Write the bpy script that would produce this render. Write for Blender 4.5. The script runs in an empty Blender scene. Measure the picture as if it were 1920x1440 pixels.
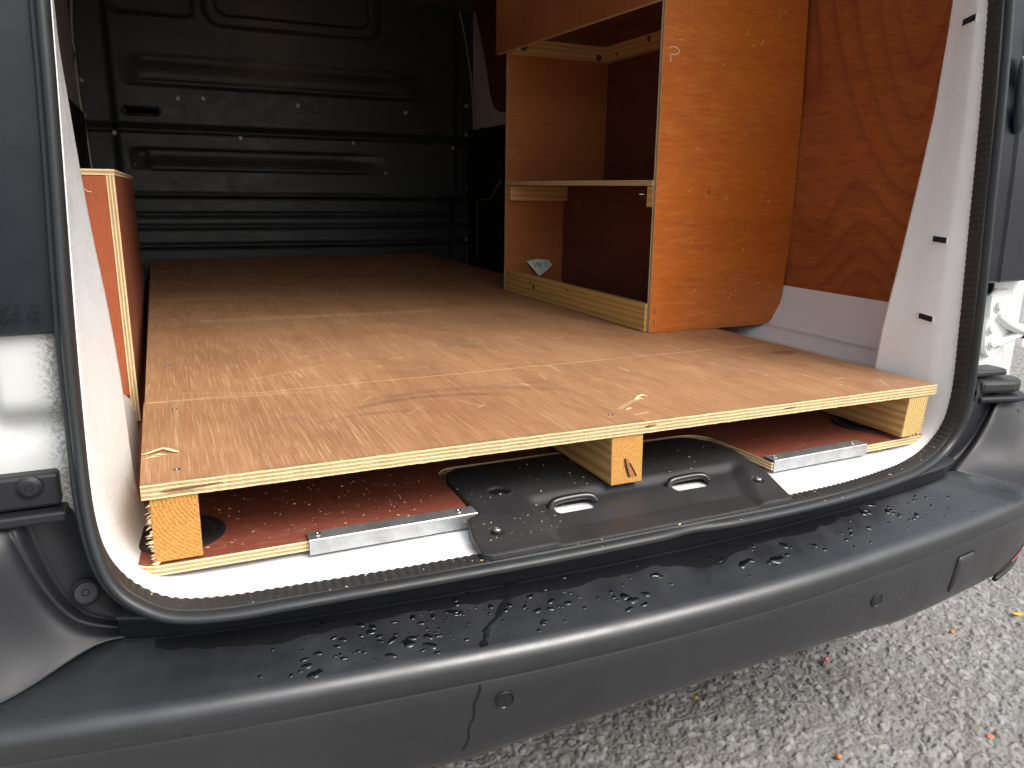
import bpy, bmesh, math, random
import numpy as np
from mathutils import Vector, Matrix, Euler

random.seed(4)
rng = np.random.default_rng(4)
scene = bpy.context.scene
COL = scene.collection

# ------------------------------------------------------------------ camera, sky, sun, exposure
cam_data = bpy.data.cameras.new("camera")
cam_data.sensor_width = 36.0
cam_data.lens = 27.04
cam_data.clip_start = 0.02
cam_data.clip_end = 500.0
cam = bpy.data.objects.new("camera", cam_data)
COL.objects.link(cam)
RX = Vector((0.9116286, -0.4107584, 0.0145214))      # right
RY = Vector((0.0879266, 0.2294115, 0.9693499))       # up
RZ = Vector((-0.4015000, -0.8824103, 0.2452546))     # backwards
M = Matrix((RX, RY, RZ)).transposed().to_4x4()
M.translation = Vector((0.0428, -0.8739, 1.0172))
cam.matrix_world = M
scene.camera = cam

SUN_AZ = math.radians(152.0)      # clockwise from +Y
SUN_EL = math.radians(48.0)
world = bpy.data.worlds.new("World")
scene.world = world
world.use_nodes = True
nt = world.node_tree
nt.nodes.clear()
w_out = nt.nodes.new("ShaderNodeOutputWorld")
w_bg = nt.nodes.new("ShaderNodeBackground")
w_sky = nt.nodes.new("ShaderNodeTexSky")
w_sky.sky_type = 'NISHITA'
w_sky.sun_disc = False
w_sky.sun_elevation = SUN_EL
w_sky.sun_rotation = SUN_AZ
w_sky.dust_density = 4.0
w_sky.air_density = 1.2
w_hsv = nt.nodes.new("ShaderNodeHueSaturation")      # thin bright overcast
w_hsv.inputs["Saturation"].default_value = 0.42
w_bg.inputs["Strength"].default_value = 0.15
nt.links.new(w_sky.outputs[0], w_hsv.inputs["Color"])
nt.links.new(w_hsv.outputs[0], w_bg.inputs["Color"])
nt.links.new(w_bg.outputs[0], w_out.inputs["Surface"])

sun_data = bpy.data.lights.new("sun", 'SUN')
sun_data.energy = 1.5
sun_data.angle = math.radians(35.0)
sun_data.color = (1.0, 0.955, 0.89)
sun = bpy.data.objects.new("sun", sun_data)
COL.objects.link(sun)
sdir = Vector((math.sin(SUN_AZ) * math.cos(SUN_EL), math.cos(SUN_AZ) * math.cos(SUN_EL), math.sin(SUN_EL)))
sun.rotation_euler = (-sdir).to_track_quat('-Z', 'Y').to_euler()
sun.location = sdir * 20

scene.view_settings.view_transform = 'Standard'
scene.view_settings.look = 'None'
scene.view_settings.gamma = 1.0
scene.view_settings.exposure = 0.80

# ------------------------------------------------------------------ material helpers
def new_mat(name):
    m = bpy.data.materials.new(name)
    m.use_nodes = True
    n = m.node_tree
    b = n.nodes["Principled BSDF"]
    return m, n, b

def N(n, kind, **kw):
    x = n.nodes.new(kind)
    for k, v in kw.items():
        if k in x.inputs:
            x.inputs[k].default_value = v
        else:
            setattr(x, k, v)
    return x

def coords(n, scale=(1, 1, 1), rot=(0, 0, 0)):
    tc = n.nodes.new("ShaderNodeTexCoord")
    mp = n.nodes.new("ShaderNodeMapping")
    mp.inputs["Scale"].default_value = scale
    mp.inputs["Rotation"].default_value = rot
    n.links.new(tc.outputs["Object"], mp.inputs["Vector"])
    return mp.outputs[0]

def ramp(n, fac, stops, interp='LINEAR'):
    r = n.nodes.new("ShaderNodeValToRGB")
    r.color_ramp.interpolation = interp
    els = r.color_ramp.elements
    while len(els) < len(stops):
        els.new(0.5)
    for e, (p, c) in zip(els, stops):
        e.position = p
        e.color = (c[0], c[1], c[2], 1) if not isinstance(c, (int, float)) else (c, c, c, 1)
    n.links.new(fac, r.inputs[0])
    return r.outputs[0]

def noise(n, vec, scale, detail=4, rough=0.55, dist=0.0):
    x = N(n, "ShaderNodeTexNoise", Scale=scale, Detail=detail, Roughness=rough, Distortion=dist)
    n.links.new(vec, x.inputs["Vector"])
    return x.outputs["Fac"]

def mix(n, fac, a, b, mode='MIX'):
    x = n.nodes.new("ShaderNodeMix")
    x.data_type = 'RGBA'
    x.blend_type = mode
    for s, v in ((x.inputs[0], fac), (x.inputs[6], a), (x.inputs[7], b)):
        if hasattr(v, "is_linked"):
            n.links.new(v, s)
        elif isinstance(v, (int, float)):
            s.default_value = v
        else:
            s.default_value = (v[0], v[1], v[2], 1)
    return x.outputs[2]

def math_(n, op, a, b=None):
    x = n.nodes.new("ShaderNodeMath")
    x.operation = op
    for s, v in ((x.inputs[0], a), (x.inputs[1], b)):
        if v is None:
            continue
        if hasattr(v, "is_linked"):
            n.links.new(v, s)
        else:
            s.default_value = v
    return x.outputs[0]

def bump(n, b, h, strength=0.3, dist=0.001):
    x = N(n, "ShaderNodeBump", Strength=strength, Distance=dist)
    n.links.new(h, x.inputs["Height"])
    n.links.new(x.outputs[0], b.inputs["Normal"])

def plain(name, color, rough=0.5, metal=0.0, spec=0.5, grain=0.0, gscale=900, var=0.0, dirt=None, coat=0.0, dirt_scale=6.0):
    m, n, b = new_mat(name)
    b.inputs["Roughness"].default_value = rough
    b.inputs["Metallic"].default_value = metal
    b.inputs["Specular IOR Level"].default_value = spec
    b.inputs["Coat Weight"].default_value = coat
    b.inputs["Coat Roughness"].default_value = 0.12
    v = coords(n)
    c = (color[0], color[1], color[2], 1)
    if var or dirt:
        f = noise(n, v, dirt_scale, 6, 0.65)
        lo = tuple(x * (1 - var) for x in color)
        hi = tuple(min(1, x * (1 + var)) for x in color)
        out = ramp(n, f, [(0.3, lo), (0.7, hi)])
        if dirt:
            f2 = noise(n, v, 38, 8, 0.75)
            out = mix(n, ramp(n, f2, [(dirt[1], 0.0), (dirt[1] + 0.09, dirt[2])]), out, dirt[0])
        n.links.new(out, b.inputs["Base Color"])
        fr = noise(n, v, 21, 5, 0.6)
        n.links.new(ramp(n, fr, [(0.25, max(0.02, rough - 0.1)), (0.75, min(1, rough + 0.1))]), b.inputs["Roughness"])
    else:
        b.inputs["Base Color"].default_value = c
    if grain:
        bump(n, b, noise(n, v, gscale, 2, 0.5), grain, 0.0006)
    return m

def ply_face(name, stops, grain_axis, fine=260, along=6, wavy=0.0, rough=0.5, coat=0.0, pores=0.5, pore_col=None, fleck=None, big=2.2, wear=None, figure=None):
    """veneer with long fibres along grain_axis"""
    m, n, b = new_mat(name)
    sc = [fine, fine, fine]
    sc[grain_axis] = along
    v = coords(n, tuple(sc))
    v0 = coords(n)
    if wavy:
        wv = N(n, "ShaderNodeTexNoise", Scale=1.6, Detail=2, Roughness=0.5)
        n.links.new(v0, wv.inputs["Vector"])
        cmb = n.nodes.new("ShaderNodeVectorMath"); cmb.operation = 'SCALE'
        n.links.new(wv.outputs["Color"], cmb.inputs[0]); cmb.inputs["Scale"].default_value = wavy * fine
        ad = n.nodes.new("ShaderNodeVectorMath"); ad.operation = 'ADD'
        n.links.new(v, ad.inputs[0]); n.links.new(cmb.outputs[0], ad.inputs[1])
        v = ad.outputs[0]
    f1 = noise(n, v, 1.0, 5, 0.6)
    f2 = noise(n, v0, big, 5, 0.6, 0.6)
    sb = [14.0, 14.0, 14.0]; sb[grain_axis] = 1.2
    f3 = noise(n, coords(n, tuple(sb)), 1.0, 4, 0.6, 0.4)
    s = math_(n, 'ADD', math_(n, 'MULTIPLY', f1, 0.42), math_(n, 'ADD', math_(n, 'MULTIPLY', f2, 0.30), math_(n, 'MULTIPLY', f3, 0.28)))
    col = ramp(n, s, stops)
    if pores:
        sp = [fine * 1.6] * 3; sp[grain_axis] = along * 4
        fp = noise(n, coords(n, tuple(sp)), 1.0, 2, 0.5)
        pc = pore_col or tuple(c * 0.45 for c in stops[0][1])
        col = mix(n, ramp(n, fp, [(0.60, 0.0), (0.72, pores)]), col, pc)
    if fleck:
        fk = fleck[2] if len(fleck) > 2 else 0.72
        sf = [fine * fk] * 3; sf[grain_axis] = along * 0.75
        ff = noise(n, coords(n, tuple(sf)), 1.0, 3, 0.6)
        patch = noise(n, v0, 3.1, 4, 0.6)
        k = math_(n, 'MULTIPLY', ramp(n, ff, [(0.54, 0.0), (0.66, 1.0)]), ramp(n, patch, [(0.36, fleck[3] if len(fleck) > 3 else 0.12), (0.62, 1.0)]))
        col = mix(n, math_(n, 'MULTIPLY', k, fleck[1]), col, fleck[0])
    if figure:
        # nested growth contours, like flat-sawn veneer
        cn = N(n, "ShaderNodeTexNoise", Scale=figure[1], Detail=1.2, Roughness=0.45, Distortion=0.3)
        n.links.new(coords(n, (1, 1.0, 0.55), (0.55, 0, 0)), cn.inputs["Vector"])
        jit = math_(n, 'MULTIPLY', f1, 0.30)
        fr_ = math_(n, 'FRACT', math_(n, 'ADD', math_(n, 'MULTIPLY', cn.outputs["Fac"], 36.0), jit))
        amp = ramp(n, noise(n, v0, 1.3, 2, 0.5), [(0.35, 0.35), (0.6, 1.0)])
        k = math_(n, 'MULTIPLY', ramp(n, fr_, [(0.0, 1.0), (0.22, 0.35), (0.55, 0.0), (0.9, 0.15), (1.0, 1.0)]), math_(n, 'MULTIPLY', amp, figure[2]))
        col = mix(n, k, col, figure[0])
    if wear:
        at = n.nodes.new("ShaderNodeAttribute"); at.attribute_name = "wear"
        sep = n.nodes.new("ShaderNodeSeparateColor")
        n.links.new(at.outputs["Color"], sep.inputs[0])
        col = mix(n, sep.outputs[0], col, wear[0])       # pale scrape
        col = mix(n, sep.outputs[1], col, wear[1])       # grey scuff
        col = mix(n, sep.outputs[2], col, wear[2])       # red-brown stain
    n.links.new(col, b.inputs["Base Color"])
    b.inputs["Roughness"].default_value = rough
    fr = noise(n, v0, 9, 4, 0.6)
    n.links.new(ramp(n, fr, [(0.3, max(0.05, rough - 0.12)), (0.7, min(1, rough + 0.12))]), b.inputs["Roughness"])
    b.inputs["Coat Weight"].default_value = coat
    b.inputs["Coat Roughness"].default_value = 0.25
    bump(n, b, f1, 0.25, 0.0005)
    return m

def ply_edge(name, axis, c0, th, layers, along_axis, dirty=0.3):
    """edge of a sheet: alternating plies across the thickness"""
    m, n, b = new_mat(name)
    v = coords(n)
    sep = n.nodes.new("ShaderNodeSeparateXYZ"); n.links.new(v, sep.inputs[0])
    sc = [60, 60, 60]; sc[along_axis] = 7
    wob = noise(n, coords(n, tuple(sc)), 1.0, 3, 0.6)
    t = math_(n, 'DIVIDE', math_(n, 'SUBTRACT', sep.outputs[axis], c0), th)
    t = math_(n, 'ADD', t, math_(n, 'MULTIPLY', math_(n, 'SUBTRACT', wob, 0.5), 0.10))
    light, mid, dark = (0.70, 0.55, 0.30), (0.36, 0.22, 0.095), (0.16, 0.09, 0.04)
    stops = []
    for i in range(layers):
        c = light if i % 2 == 0 else mid
        stops.append((i / layers, c))
        if i < layers - 1:
            stops.append(((i + 0.9) / layers, dark))
    col = ramp(n, t, stops, 'CONSTANT')
    fs = [500, 500, 500]; fs[along_axis] = 45
    f = noise(n, coords(n, tuple(fs)), 1.0, 4, 0.65)
    col = mix(n, ramp(n, f, [(0.40, 0.0), (0.80, 0.40)]), col, (0.78, 0.64, 0.40))
    d = noise(n, v, 16, 6, 0.7)
    col = mix(n, ramp(n, d, [(0.56, 0.0), (0.70, dirty)]), col, (0.20, 0.16, 0.11))
    n.links.new(col, b.inputs["Base Color"])
    b.inputs["Roughness"].default_value = 0.75
    bump(n, b, f, 0.5, 0.0012)
    return m

def timber(name, axis, c1, c2, scale=70):
    m, n, b = new_mat(name)
    sc = [scale] * 3; sc[axis] = 2.5
    v = coords(n, tuple(sc))
    f = noise(n, v, 1.0, 5, 0.6, 0.8)
    sw = [22] * 3; sw[axis] = 1.2
    wv = N(n, "ShaderNodeTexWave", Scale=1.0, Distortion=5.0, Detail=3)
    wv.bands_direction = 'Z' if axis != 2 else 'X'
    n.links.new(coords(n, tuple(sw)), wv.inputs["Vector"])
    s = math_(n, 'ADD', math_(n, 'MULTIPLY', f, 0.6), math_(n, 'MULTIPLY', wv.outputs["Fac"], 0.4))
    col = ramp(n, s, [(0.2, c1), (0.75, c2)])
    n.links.new(col, b.inputs["Base Color"])
    b.inputs["Roughness"].default_value = 0.65
    bump(n, b, f, 0.3, 0.0008)
    return m

def end_grain(name, c1, c2, center, ringy=0.2):
    m, n, b = new_mat(name)
    v = coords(n)
    mp = n.nodes.new("ShaderNodeMapping"); mp.inputs["Location"].default_value = (-center[0], 0, -center[1])
    n.links.new(v, mp.inputs["Vector"])
    fl = n.nodes.new("ShaderNodeMapping"); fl.inputs["Scale"].default_value = (1, 0.001, 1)
    n.links.new(mp.outputs[0], fl.inputs["Vector"])
    wv = N(n, "ShaderNodeTexWave", Scale=75.0, Distortion=2.2, Detail=3)
    wv.wave_type = 'RINGS'; wv.rings_direction = 'SPHERICAL'
    n.links.new(fl.outputs[0], wv.inputs["Vector"])
    f = noise(n, v, 420, 5, 0.7)
    s = math_(n, 'ADD', math_(n, 'MULTIPLY', wv.outputs["Fac"], ringy), math_(n, 'MULTIPLY', f, 1.0 - ringy))
    col = ramp(n, s, [(0.36, c1), (0.60, c2)])
    n.links.new(col, b.inputs["Base Color"])
    b.inputs["Roughness"].default_value = 0.85
    bump(n, b, f, 0.8, 0.002)
    return m

MAT = {}
MAT['white'] = plain("white_paint", (0.80, 0.81, 0.81), 0.28, coat=0.4, var=0.012)
MAT['white_dirty'] = plain("dusty_white_paint", (0.66, 0.66, 0.65), 0.42, var=0.08, dirt=((0.30, 0.28, 0.25), 0.62, 0.55))
MAT['white_shell'] = plain("plain_white_paint", (0.74, 0.74, 0.74), 0.35, var=0.03)
MAT['inner_dark'] = plain("dark_interior_trim", (0.010, 0.010, 0.012), 0.55, var=0.2)
MAT['bulkhead'] = plain("satin_grey_bulkhead_paint", (0.046, 0.053, 0.056), 0.46, var=0.25, dirt=((0.10, 0.10, 0.097), 0.62, 0.5), dirt_scale=3)
MAT['plastic'] = plain("textured_black_plastic", (0.011, 0.0118, 0.0148), 0.47, spec=0.45, grain=0.35, gscale=1400, var=0.18, dirt=((0.075, 0.075, 0.08), 0.66, 0.35))
MAT['bumper'] = plain("grained_bumper_plastic", (0.0125, 0.0135, 0.0165), 0.33, spec=0.9, grain=0.22, gscale=1700, var=0.22, dirt=((0.045, 0.045, 0.048), 0.66, 0.35))
MAT['cover'] = plain("dusty_sill_plastic", (0.022, 0.022, 0.024), 0.5, spec=0.6, grain=0.8, gscale=700, var=0.25, dirt=((0.12, 0.115, 0.105), 0.64, 0.6))
MAT['lamp'] = plain("smooth_navy_plastic", (0.006, 0.0072, 0.0125), 0.36, spec=0.35, var=0.1)
MAT['rubber'] = plain("seal_rubber", (0.017, 0.0185, 0.0205), 0.45, var=0.2, grain=0.1, dirt=((0.12, 0.12, 0.12), 0.68, 0.3))
MAT['rib'] = plain("ribbed_seal_rubber", (0.022, 0.023, 0.023), 0.55, var=0.2, dirt=((0.20, 0.18, 0.14), 0.66, 0.5))
MAT['metal'] = plain("galvanised_metal", (0.46, 0.47, 0.48), 0.42, metal=0.85, var=0.25, dirt_scale=40)
MAT['steel'] = plain("screw_steel", (0.50, 0.50, 0.50), 0.30, metal=1.0)
MAT['rivet'] = plain("dull_rivet_head", (0.38, 0.38, 0.36), 0.45, metal=0.5)
MAT['gloss_black'] = plain("gloss_black_hook", (0.012, 0.012, 0.013), 0.15)
MAT['void'] = plain("black_void", (0.006, 0.006, 0.006), 0.9)
MAT['red_lens'] = plain("red_reflector_plastic", (0.30, 0.03, 0.035), 0.2)
MAT['deck'] = ply_face("worn_brown_ply", [(0.30, (0.240, 0.112, 0.050)), (0.5, (0.385, 0.198, 0.097)), (0.70, (0.50, 0.292, 0.155))], 1, fine=430, along=13, rough=0.5,
                       pores=0.5, pore_col=(0.16, 0.08, 0.04), fleck=((0.74, 0.52, 0.30), 0.52, 1.35, 0.5), wear=((0.74, 0.53, 0.31), (0.10, 0.075, 0.055), (0.22, 0.075, 0.035)))
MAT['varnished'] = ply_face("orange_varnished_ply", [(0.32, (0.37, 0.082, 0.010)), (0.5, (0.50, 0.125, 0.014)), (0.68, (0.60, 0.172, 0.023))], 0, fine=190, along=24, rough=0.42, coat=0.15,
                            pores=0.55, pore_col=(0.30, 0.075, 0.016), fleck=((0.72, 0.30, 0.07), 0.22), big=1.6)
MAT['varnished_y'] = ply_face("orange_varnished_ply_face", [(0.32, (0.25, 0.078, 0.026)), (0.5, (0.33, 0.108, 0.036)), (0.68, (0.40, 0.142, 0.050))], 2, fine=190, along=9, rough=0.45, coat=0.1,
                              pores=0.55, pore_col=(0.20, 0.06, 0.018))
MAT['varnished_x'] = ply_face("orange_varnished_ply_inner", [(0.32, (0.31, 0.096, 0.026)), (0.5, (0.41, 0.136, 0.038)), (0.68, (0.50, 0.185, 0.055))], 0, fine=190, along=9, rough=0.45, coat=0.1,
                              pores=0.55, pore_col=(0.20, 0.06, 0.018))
MAT['lining'] = ply_face("red_brown_wavy_ply", [(0.34, (0.24, 0.060, 0.014)), (0.5, (0.35, 0.094, 0.021)), (0.66, (0.44, 0.132, 0.032))], 1, fine=120, along=7, wavy=0.20, rough=0.5, coat=0.1,
                         pores=0.5, pore_col=(0.15, 0.03, 0.010), big=2.5, figure=((0.13, 0.028, 0.007), 1.7, 0.56))
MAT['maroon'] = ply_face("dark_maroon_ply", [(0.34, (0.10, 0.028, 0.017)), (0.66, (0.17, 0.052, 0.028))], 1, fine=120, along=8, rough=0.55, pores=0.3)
MAT['phenolic'] = ply_face("dark_red_film_ply", [(0.34, (0.13, 0.034, 0.022)), (0.5, (0.18, 0.048, 0.030)), (0.66, (0.24, 0.072, 0.046))], 0, fine=260, along=60, rough=0.45, pores=0.35,
                           fleck=((0.46, 0.22, 0.14), 0.35))
MAT['box'] = ply_face("red_film_ply", [(0.34, (0.26, 0.056, 0.017)), (0.5, (0.33, 0.075, 0.024)), (0.66, (0.40, 0.105, 0.036))], 2, fine=240, along=70, rough=0.5, pores=0.5, pore_col=(0.17, 0.035, 0.018))
MAT['box_side'] = ply_face("brown_film_ply", [(0.34, (0.20, 0.055, 0.026)), (0.66, (0.30, 0.085, 0.042))], 2, fine=160, along=10, rough=0.5, pores=0.4)
MAT['pine_y'] = timber("bearer_timber_side", 1, (0.40, 0.20, 0.060), (0.66, 0.40, 0.15))
MAT['pine_x'] = timber("batten_timber_x", 0, (0.50, 0.26, 0.085), (0.70, 0.43, 0.17))
MAT['pine_rail'] = timber("rail_timber", 1, (0.42, 0.24, 0.065), (0.62, 0.40, 0.13), 55)
MAT['splinter'] = plain("raw_splinter_wood", (0.80, 0.60, 0.34), 0.8, var=0.15)
MAT['chalk'] = plain("pale_scratch", (0.80, 0.66, 0.46), 0.9)
MAT['knot'] = plain("dark_knot_wood", (0.13, 0.05, 0.018), 0.7, var=0.4, dirt_scale=120)
MAT['paper'] = plain("white_label_paper", (0.72, 0.76, 0.72), 0.6)
MAT['green_ink'] = plain("green_ink", (0.03, 0.22, 0.09), 0.6)

def glass_water():
    m, n, b = new_mat("water")
    b.inputs["Base Color"].default_value = (0.97, 0.98, 1.0, 1)
    b.inputs["Transmission Weight"].default_value = 1.0
    b.inputs["IOR"].default_value = 1.33
    b.inputs["Roughness"].default_value = 0.0
    return m
MAT['water'] = glass_water()


MAT['white_grime'] = plain("grimy_white_paint", (0.70, 0.71, 0.70), 0.42, var=0.06, dirt=((0.22, 0.20, 0.17), 0.61, 0.55))
MAT['pane'] = plain("dark_hatch_pane", (0.006, 0.006, 0.008), 0.16)
def glow():
    m, n, b = new_mat("warm_lamp_glow")
    b.inputs["Base Color"].default_value = (0.8, 0.7, 0.5, 1)
    b.inputs["Emission Color"].default_value = (1.0, 0.45, 0.14, 1)
    b.inputs["Emission Strength"].default_value = 5.0
    return m
MAT['lamp_glow'] = glow()
MAT['added_ceiling'] = plain("added_grey_ceiling", (0.16, 0.16, 0.16), 0.8, var=0.1)
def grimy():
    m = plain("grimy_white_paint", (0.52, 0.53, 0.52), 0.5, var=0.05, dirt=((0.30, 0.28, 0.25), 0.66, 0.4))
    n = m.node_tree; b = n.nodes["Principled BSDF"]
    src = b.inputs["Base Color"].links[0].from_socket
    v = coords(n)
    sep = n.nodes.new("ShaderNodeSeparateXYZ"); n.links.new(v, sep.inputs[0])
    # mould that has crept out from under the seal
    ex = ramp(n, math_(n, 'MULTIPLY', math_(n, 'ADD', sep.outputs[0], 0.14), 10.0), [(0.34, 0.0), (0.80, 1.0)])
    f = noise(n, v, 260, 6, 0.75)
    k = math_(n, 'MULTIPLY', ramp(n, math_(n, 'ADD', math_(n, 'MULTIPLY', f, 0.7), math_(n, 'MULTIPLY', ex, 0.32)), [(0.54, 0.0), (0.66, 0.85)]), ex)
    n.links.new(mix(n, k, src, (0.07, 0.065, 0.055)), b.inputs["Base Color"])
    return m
MAT['white_grime_l'] = grimy()
MAT['white_scuffed'] = plain("scuffed_white_paint", (0.80, 0.80, 0.79), 0.40, var=0.04, dirt=((0.40, 0.38, 0.35), 0.66, 0.45))
MAT['knot_red'] = plain("red_brown_knot", (0.34, 0.13, 0.04), 0.7, var=0.4, dirt_scale=150)
MAT['pine_y2'] = timber("batten_timber_y", 1, (0.50, 0.26, 0.085), (0.70, 0.43, 0.17))
MAT['leaf_yellow'] = plain("yellow_leaf", (0.72, 0.40, 0.05), 0.6, var=0.2)
MAT['leaf_orange'] = plain("orange_leaf", (0.46, 0.19, 0.09), 0.6, var=0.2)
MAT['berry'] = plain("pink_red_berry", (0.50, 0.13, 0.13), 0.4)
MAT['drop'] = plain("water_on_black_plastic", (0.004, 0.0045, 0.006), 0.02, spec=0.6)
MAT['wet'] = plain("water_film_on_black_plastic", (0.008, 0.008, 0.009), 0.20, spec=0.45)

# ------------------------------------------------------------------ object helpers
def mesh_obj(name, verts, faces, mats, parent=None, face_mats=None, smooth=False, kind=None, bevel=0.0):
    me = bpy.data.meshes.new(name)
    me.from_pydata([tuple(v) for v in verts], [], [tuple(f) for f in faces])
    mats = mats if isinstance(mats, (list, tuple)) else [mats]
    for m in mats:
        me.materials.append(m)
    if face_mats is not None:
        me.polygons.foreach_set("material_index", list(face_mats))
    if smooth:
        me.polygons.foreach_set("use_smooth", [True] * len(me.polygons))
    me.update()
    o = bpy.data.objects.new(name, me)
    COL.objects.link(o)
    put(o, parent)
    if kind:
        o["kind"] = kind
    if bevel:
        md = o.modifiers.new("bevel", 'BEVEL')
        md.width = bevel; md.segments = 2; md.limit_method = 'ANGLE'
    return o

def put(o, parent):
    if parent is not None:
        o.parent = parent
        # meshes are drawn in world metres: cancel the thing's own offset once
        if parent.parent is None and parent.type == 'EMPTY':
            o.location = -parent.location

def thing(name, label, cat, loc, group=None):
    o = bpy.data.objects.new(name, None)
    o.empty_display_size = 0.1
    o.location = loc
    COL.objects.link(o)
    o["label"] = label; o["category"] = cat
    if group:
        o["group"] = group
    return o

def tag(o, label, cat, group=None):
    o["label"] = label; o["category"] = cat
    if group:
        o["group"] = group
    return o

BOXF = [(0, 3, 2, 1), (4, 5, 6, 7), (0, 1, 5, 4), (2, 3, 7, 6), (1, 2, 6, 5), (3, 0, 4, 7)]   # -z +z -y +y +x -x
def box(name, lo, hi, mats, parent=None, fm=None, bevel=0.0, kind=None):
    (x0, y0, z0), (x1, y1, z1) = lo, hi
    v = [(x0, y0, z0), (x1, y0, z0), (x1, y1, z0), (x0, y1, z0), (x0, y0, z1), (x1, y0, z1), (x1, y1, z1), (x0, y1, z1)]
    return mesh_obj(name, v, BOXF, mats, parent, fm, bevel=bevel, kind=kind)

def prism(name, poly, axis, a0, a1, mats, parent=None, bevel=0.0):
    """closed outline in the two other axes, extruded along axis; material 0 faces, 1 edge"""
    def P(p, a):
        q = [0, 0, 0]; o = [i for i in range(3) if i != axis]
        q[o[0]], q[o[1]], q[axis] = p[0], p[1], a
        return tuple(q)
    n_ = len(poly)
    v = [P(p, a0) for p in poly] + [P(p, a1) for p in poly]
    f = [tuple(range(n_ - 1, -1, -1)), tuple(range(n_, 2 * n_))]
    fm = [0, 0]
    for i in range(n_):
        j = (i + 1) % n_
        f.append((i, j, n_ + j, n_ + i)); fm.append(1 if isinstance(mats, (list, tuple)) and len(mats) > 1 else 0)
    o = mesh_obj(name, v, f, mats, parent, fm, bevel=bevel)
    fix_normals(o)
    return o

def fix_normals(o):
    bm = bmesh.new(); bm.from_mesh(o.data)
    bmesh.ops.recalc_face_normals(bm, faces=bm.faces)
    bm.to_mesh(o.data); bm.free()

def loft(name, rows, mats, parent=None, closed_u=False, smooth=True, sub=0, kind=None, solid=0.0, fix=True):
    nr, nc = len(rows), len(rows[0])
    v = [p for r in rows for p in r]
    f = []
    for i in range(nr - 1):
        for j in range(nc - 1 + (1 if closed_u else 0)):
            k = (j + 1) % nc
            f.append((i * nc + j, i * nc + k, (i + 1) * nc + k, (i + 1) * nc + j))
    o = mesh_obj(name, v, f, mats, parent, smooth=smooth, kind=kind)
    if fix:
        fix_normals(o)
    if solid:
        s = o.modifiers.new("solid", 'SOLIDIFY'); s.thickness = solid; s.offset = -1
    if sub:
        s = o.modifiers.new("sub", 'SUBSURF'); s.levels = sub; s.render_levels = sub
    return o

def tube(name, pts, r, mat, parent=None, seg=8, radii=None, flat=1.0):
    pts = [Vector(p) for p in pts]
    rows = []
    up = Vector((0, 0, 1))
    for i, p in enumerate(pts):
        t = (pts[min(i + 1, len(pts) - 1)] - pts[max(i - 1, 0)]).normalized()
        a = t.cross(up)
        if a.length < 1e-4:
            a = t.cross(Vector((1, 0, 0)))
        a.normalize(); c = a.cross(t)
        rr = radii[i] if radii else r
        rows.append([p + a * rr * math.cos(2 * math.pi * k / seg) + c * rr * flat * math.sin(2 * math.pi * k / seg) for k in range(seg)])
    v = [q for r_ in rows for q in r_]
    f = []
    for i in range(len(rows) - 1):
        for k in range(seg):
            f.append((i * seg + k, i * seg + (k + 1) % seg, (i + 1) * seg + (k + 1) % seg, (i + 1) * seg + k))
    f.append(tuple(range(seg - 1, -1, -1))); f.append(tuple(range((len(rows) - 1) * seg, len(rows) * seg)))
    o = mesh_obj(name, v, f, mat, parent, smooth=True)
    fix_normals(o)
    return o

def disc(name, c, nrm, prof, mat, parent=None, seg=16, squash=None):
    """lathe of (radius, height) profile about nrm at c"""
    nrm = Vector(nrm).normalized()
    a = nrm.orthogonal().normalized(); b_ = nrm.cross(a)
    c = Vector(c)
    v = []; f = []
    for (r, h) in prof:
        for k in range(seg):
            t = 2 * math.pi * k / seg
            v.append(c + a * r * math.cos(t) + b_ * r * math.sin(t) + nrm * h)
    for i in range(len(prof) - 1):
        for k in range(seg):
            f.append((i * seg + k, i * seg + (k + 1) % seg, (i + 1) * seg + (k + 1) % seg, (i + 1) * seg + k))
    f.append(tuple(range((len(prof) - 1) * seg, len(prof) * seg)))
    o = mesh_obj(name, v, f, mat, parent, smooth=False)
    fix_normals(o)
    return o

def catmull(pts, n_per):
    pts = [np.array(p, float) for p in pts]
    out = []
    for i in range(len(pts) - 1):
        p0 = pts[max(i - 1, 0)]; p1 = pts[i]; p2 = pts[i + 1]; p3 = pts[min(i + 2, len(pts) - 1)]
        for k in range(n_per):
            t = k / n_per
            out.append(0.5 * ((2 * p1) + (-p0 + p2) * t + (2 * p0 - 5 * p1 + 4 * p2 - p3) * t * t + (-p0 + 3 * p1 - 3 * p2 + p3) * t ** 3))
    out.append(pts[-1])
    return np.array(out)

def resample(P, step):
    d = np.r_[0, np.cumsum(np.linalg.norm(np.diff(P[:, :3], axis=0), axis=1))]
    n_ = max(2, int(d[-1] / step))
    s = np.linspace(0, d[-1], n_ + 1)
    return np.stack([np.interp(s, d, P[:, i]) for i in range(P.shape[1])], 1)

def sstep(a, b, x):
    t = np.clip((x - a) / (b - a), 0, 1)
    return t * t * (3 - 2 * t)

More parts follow.
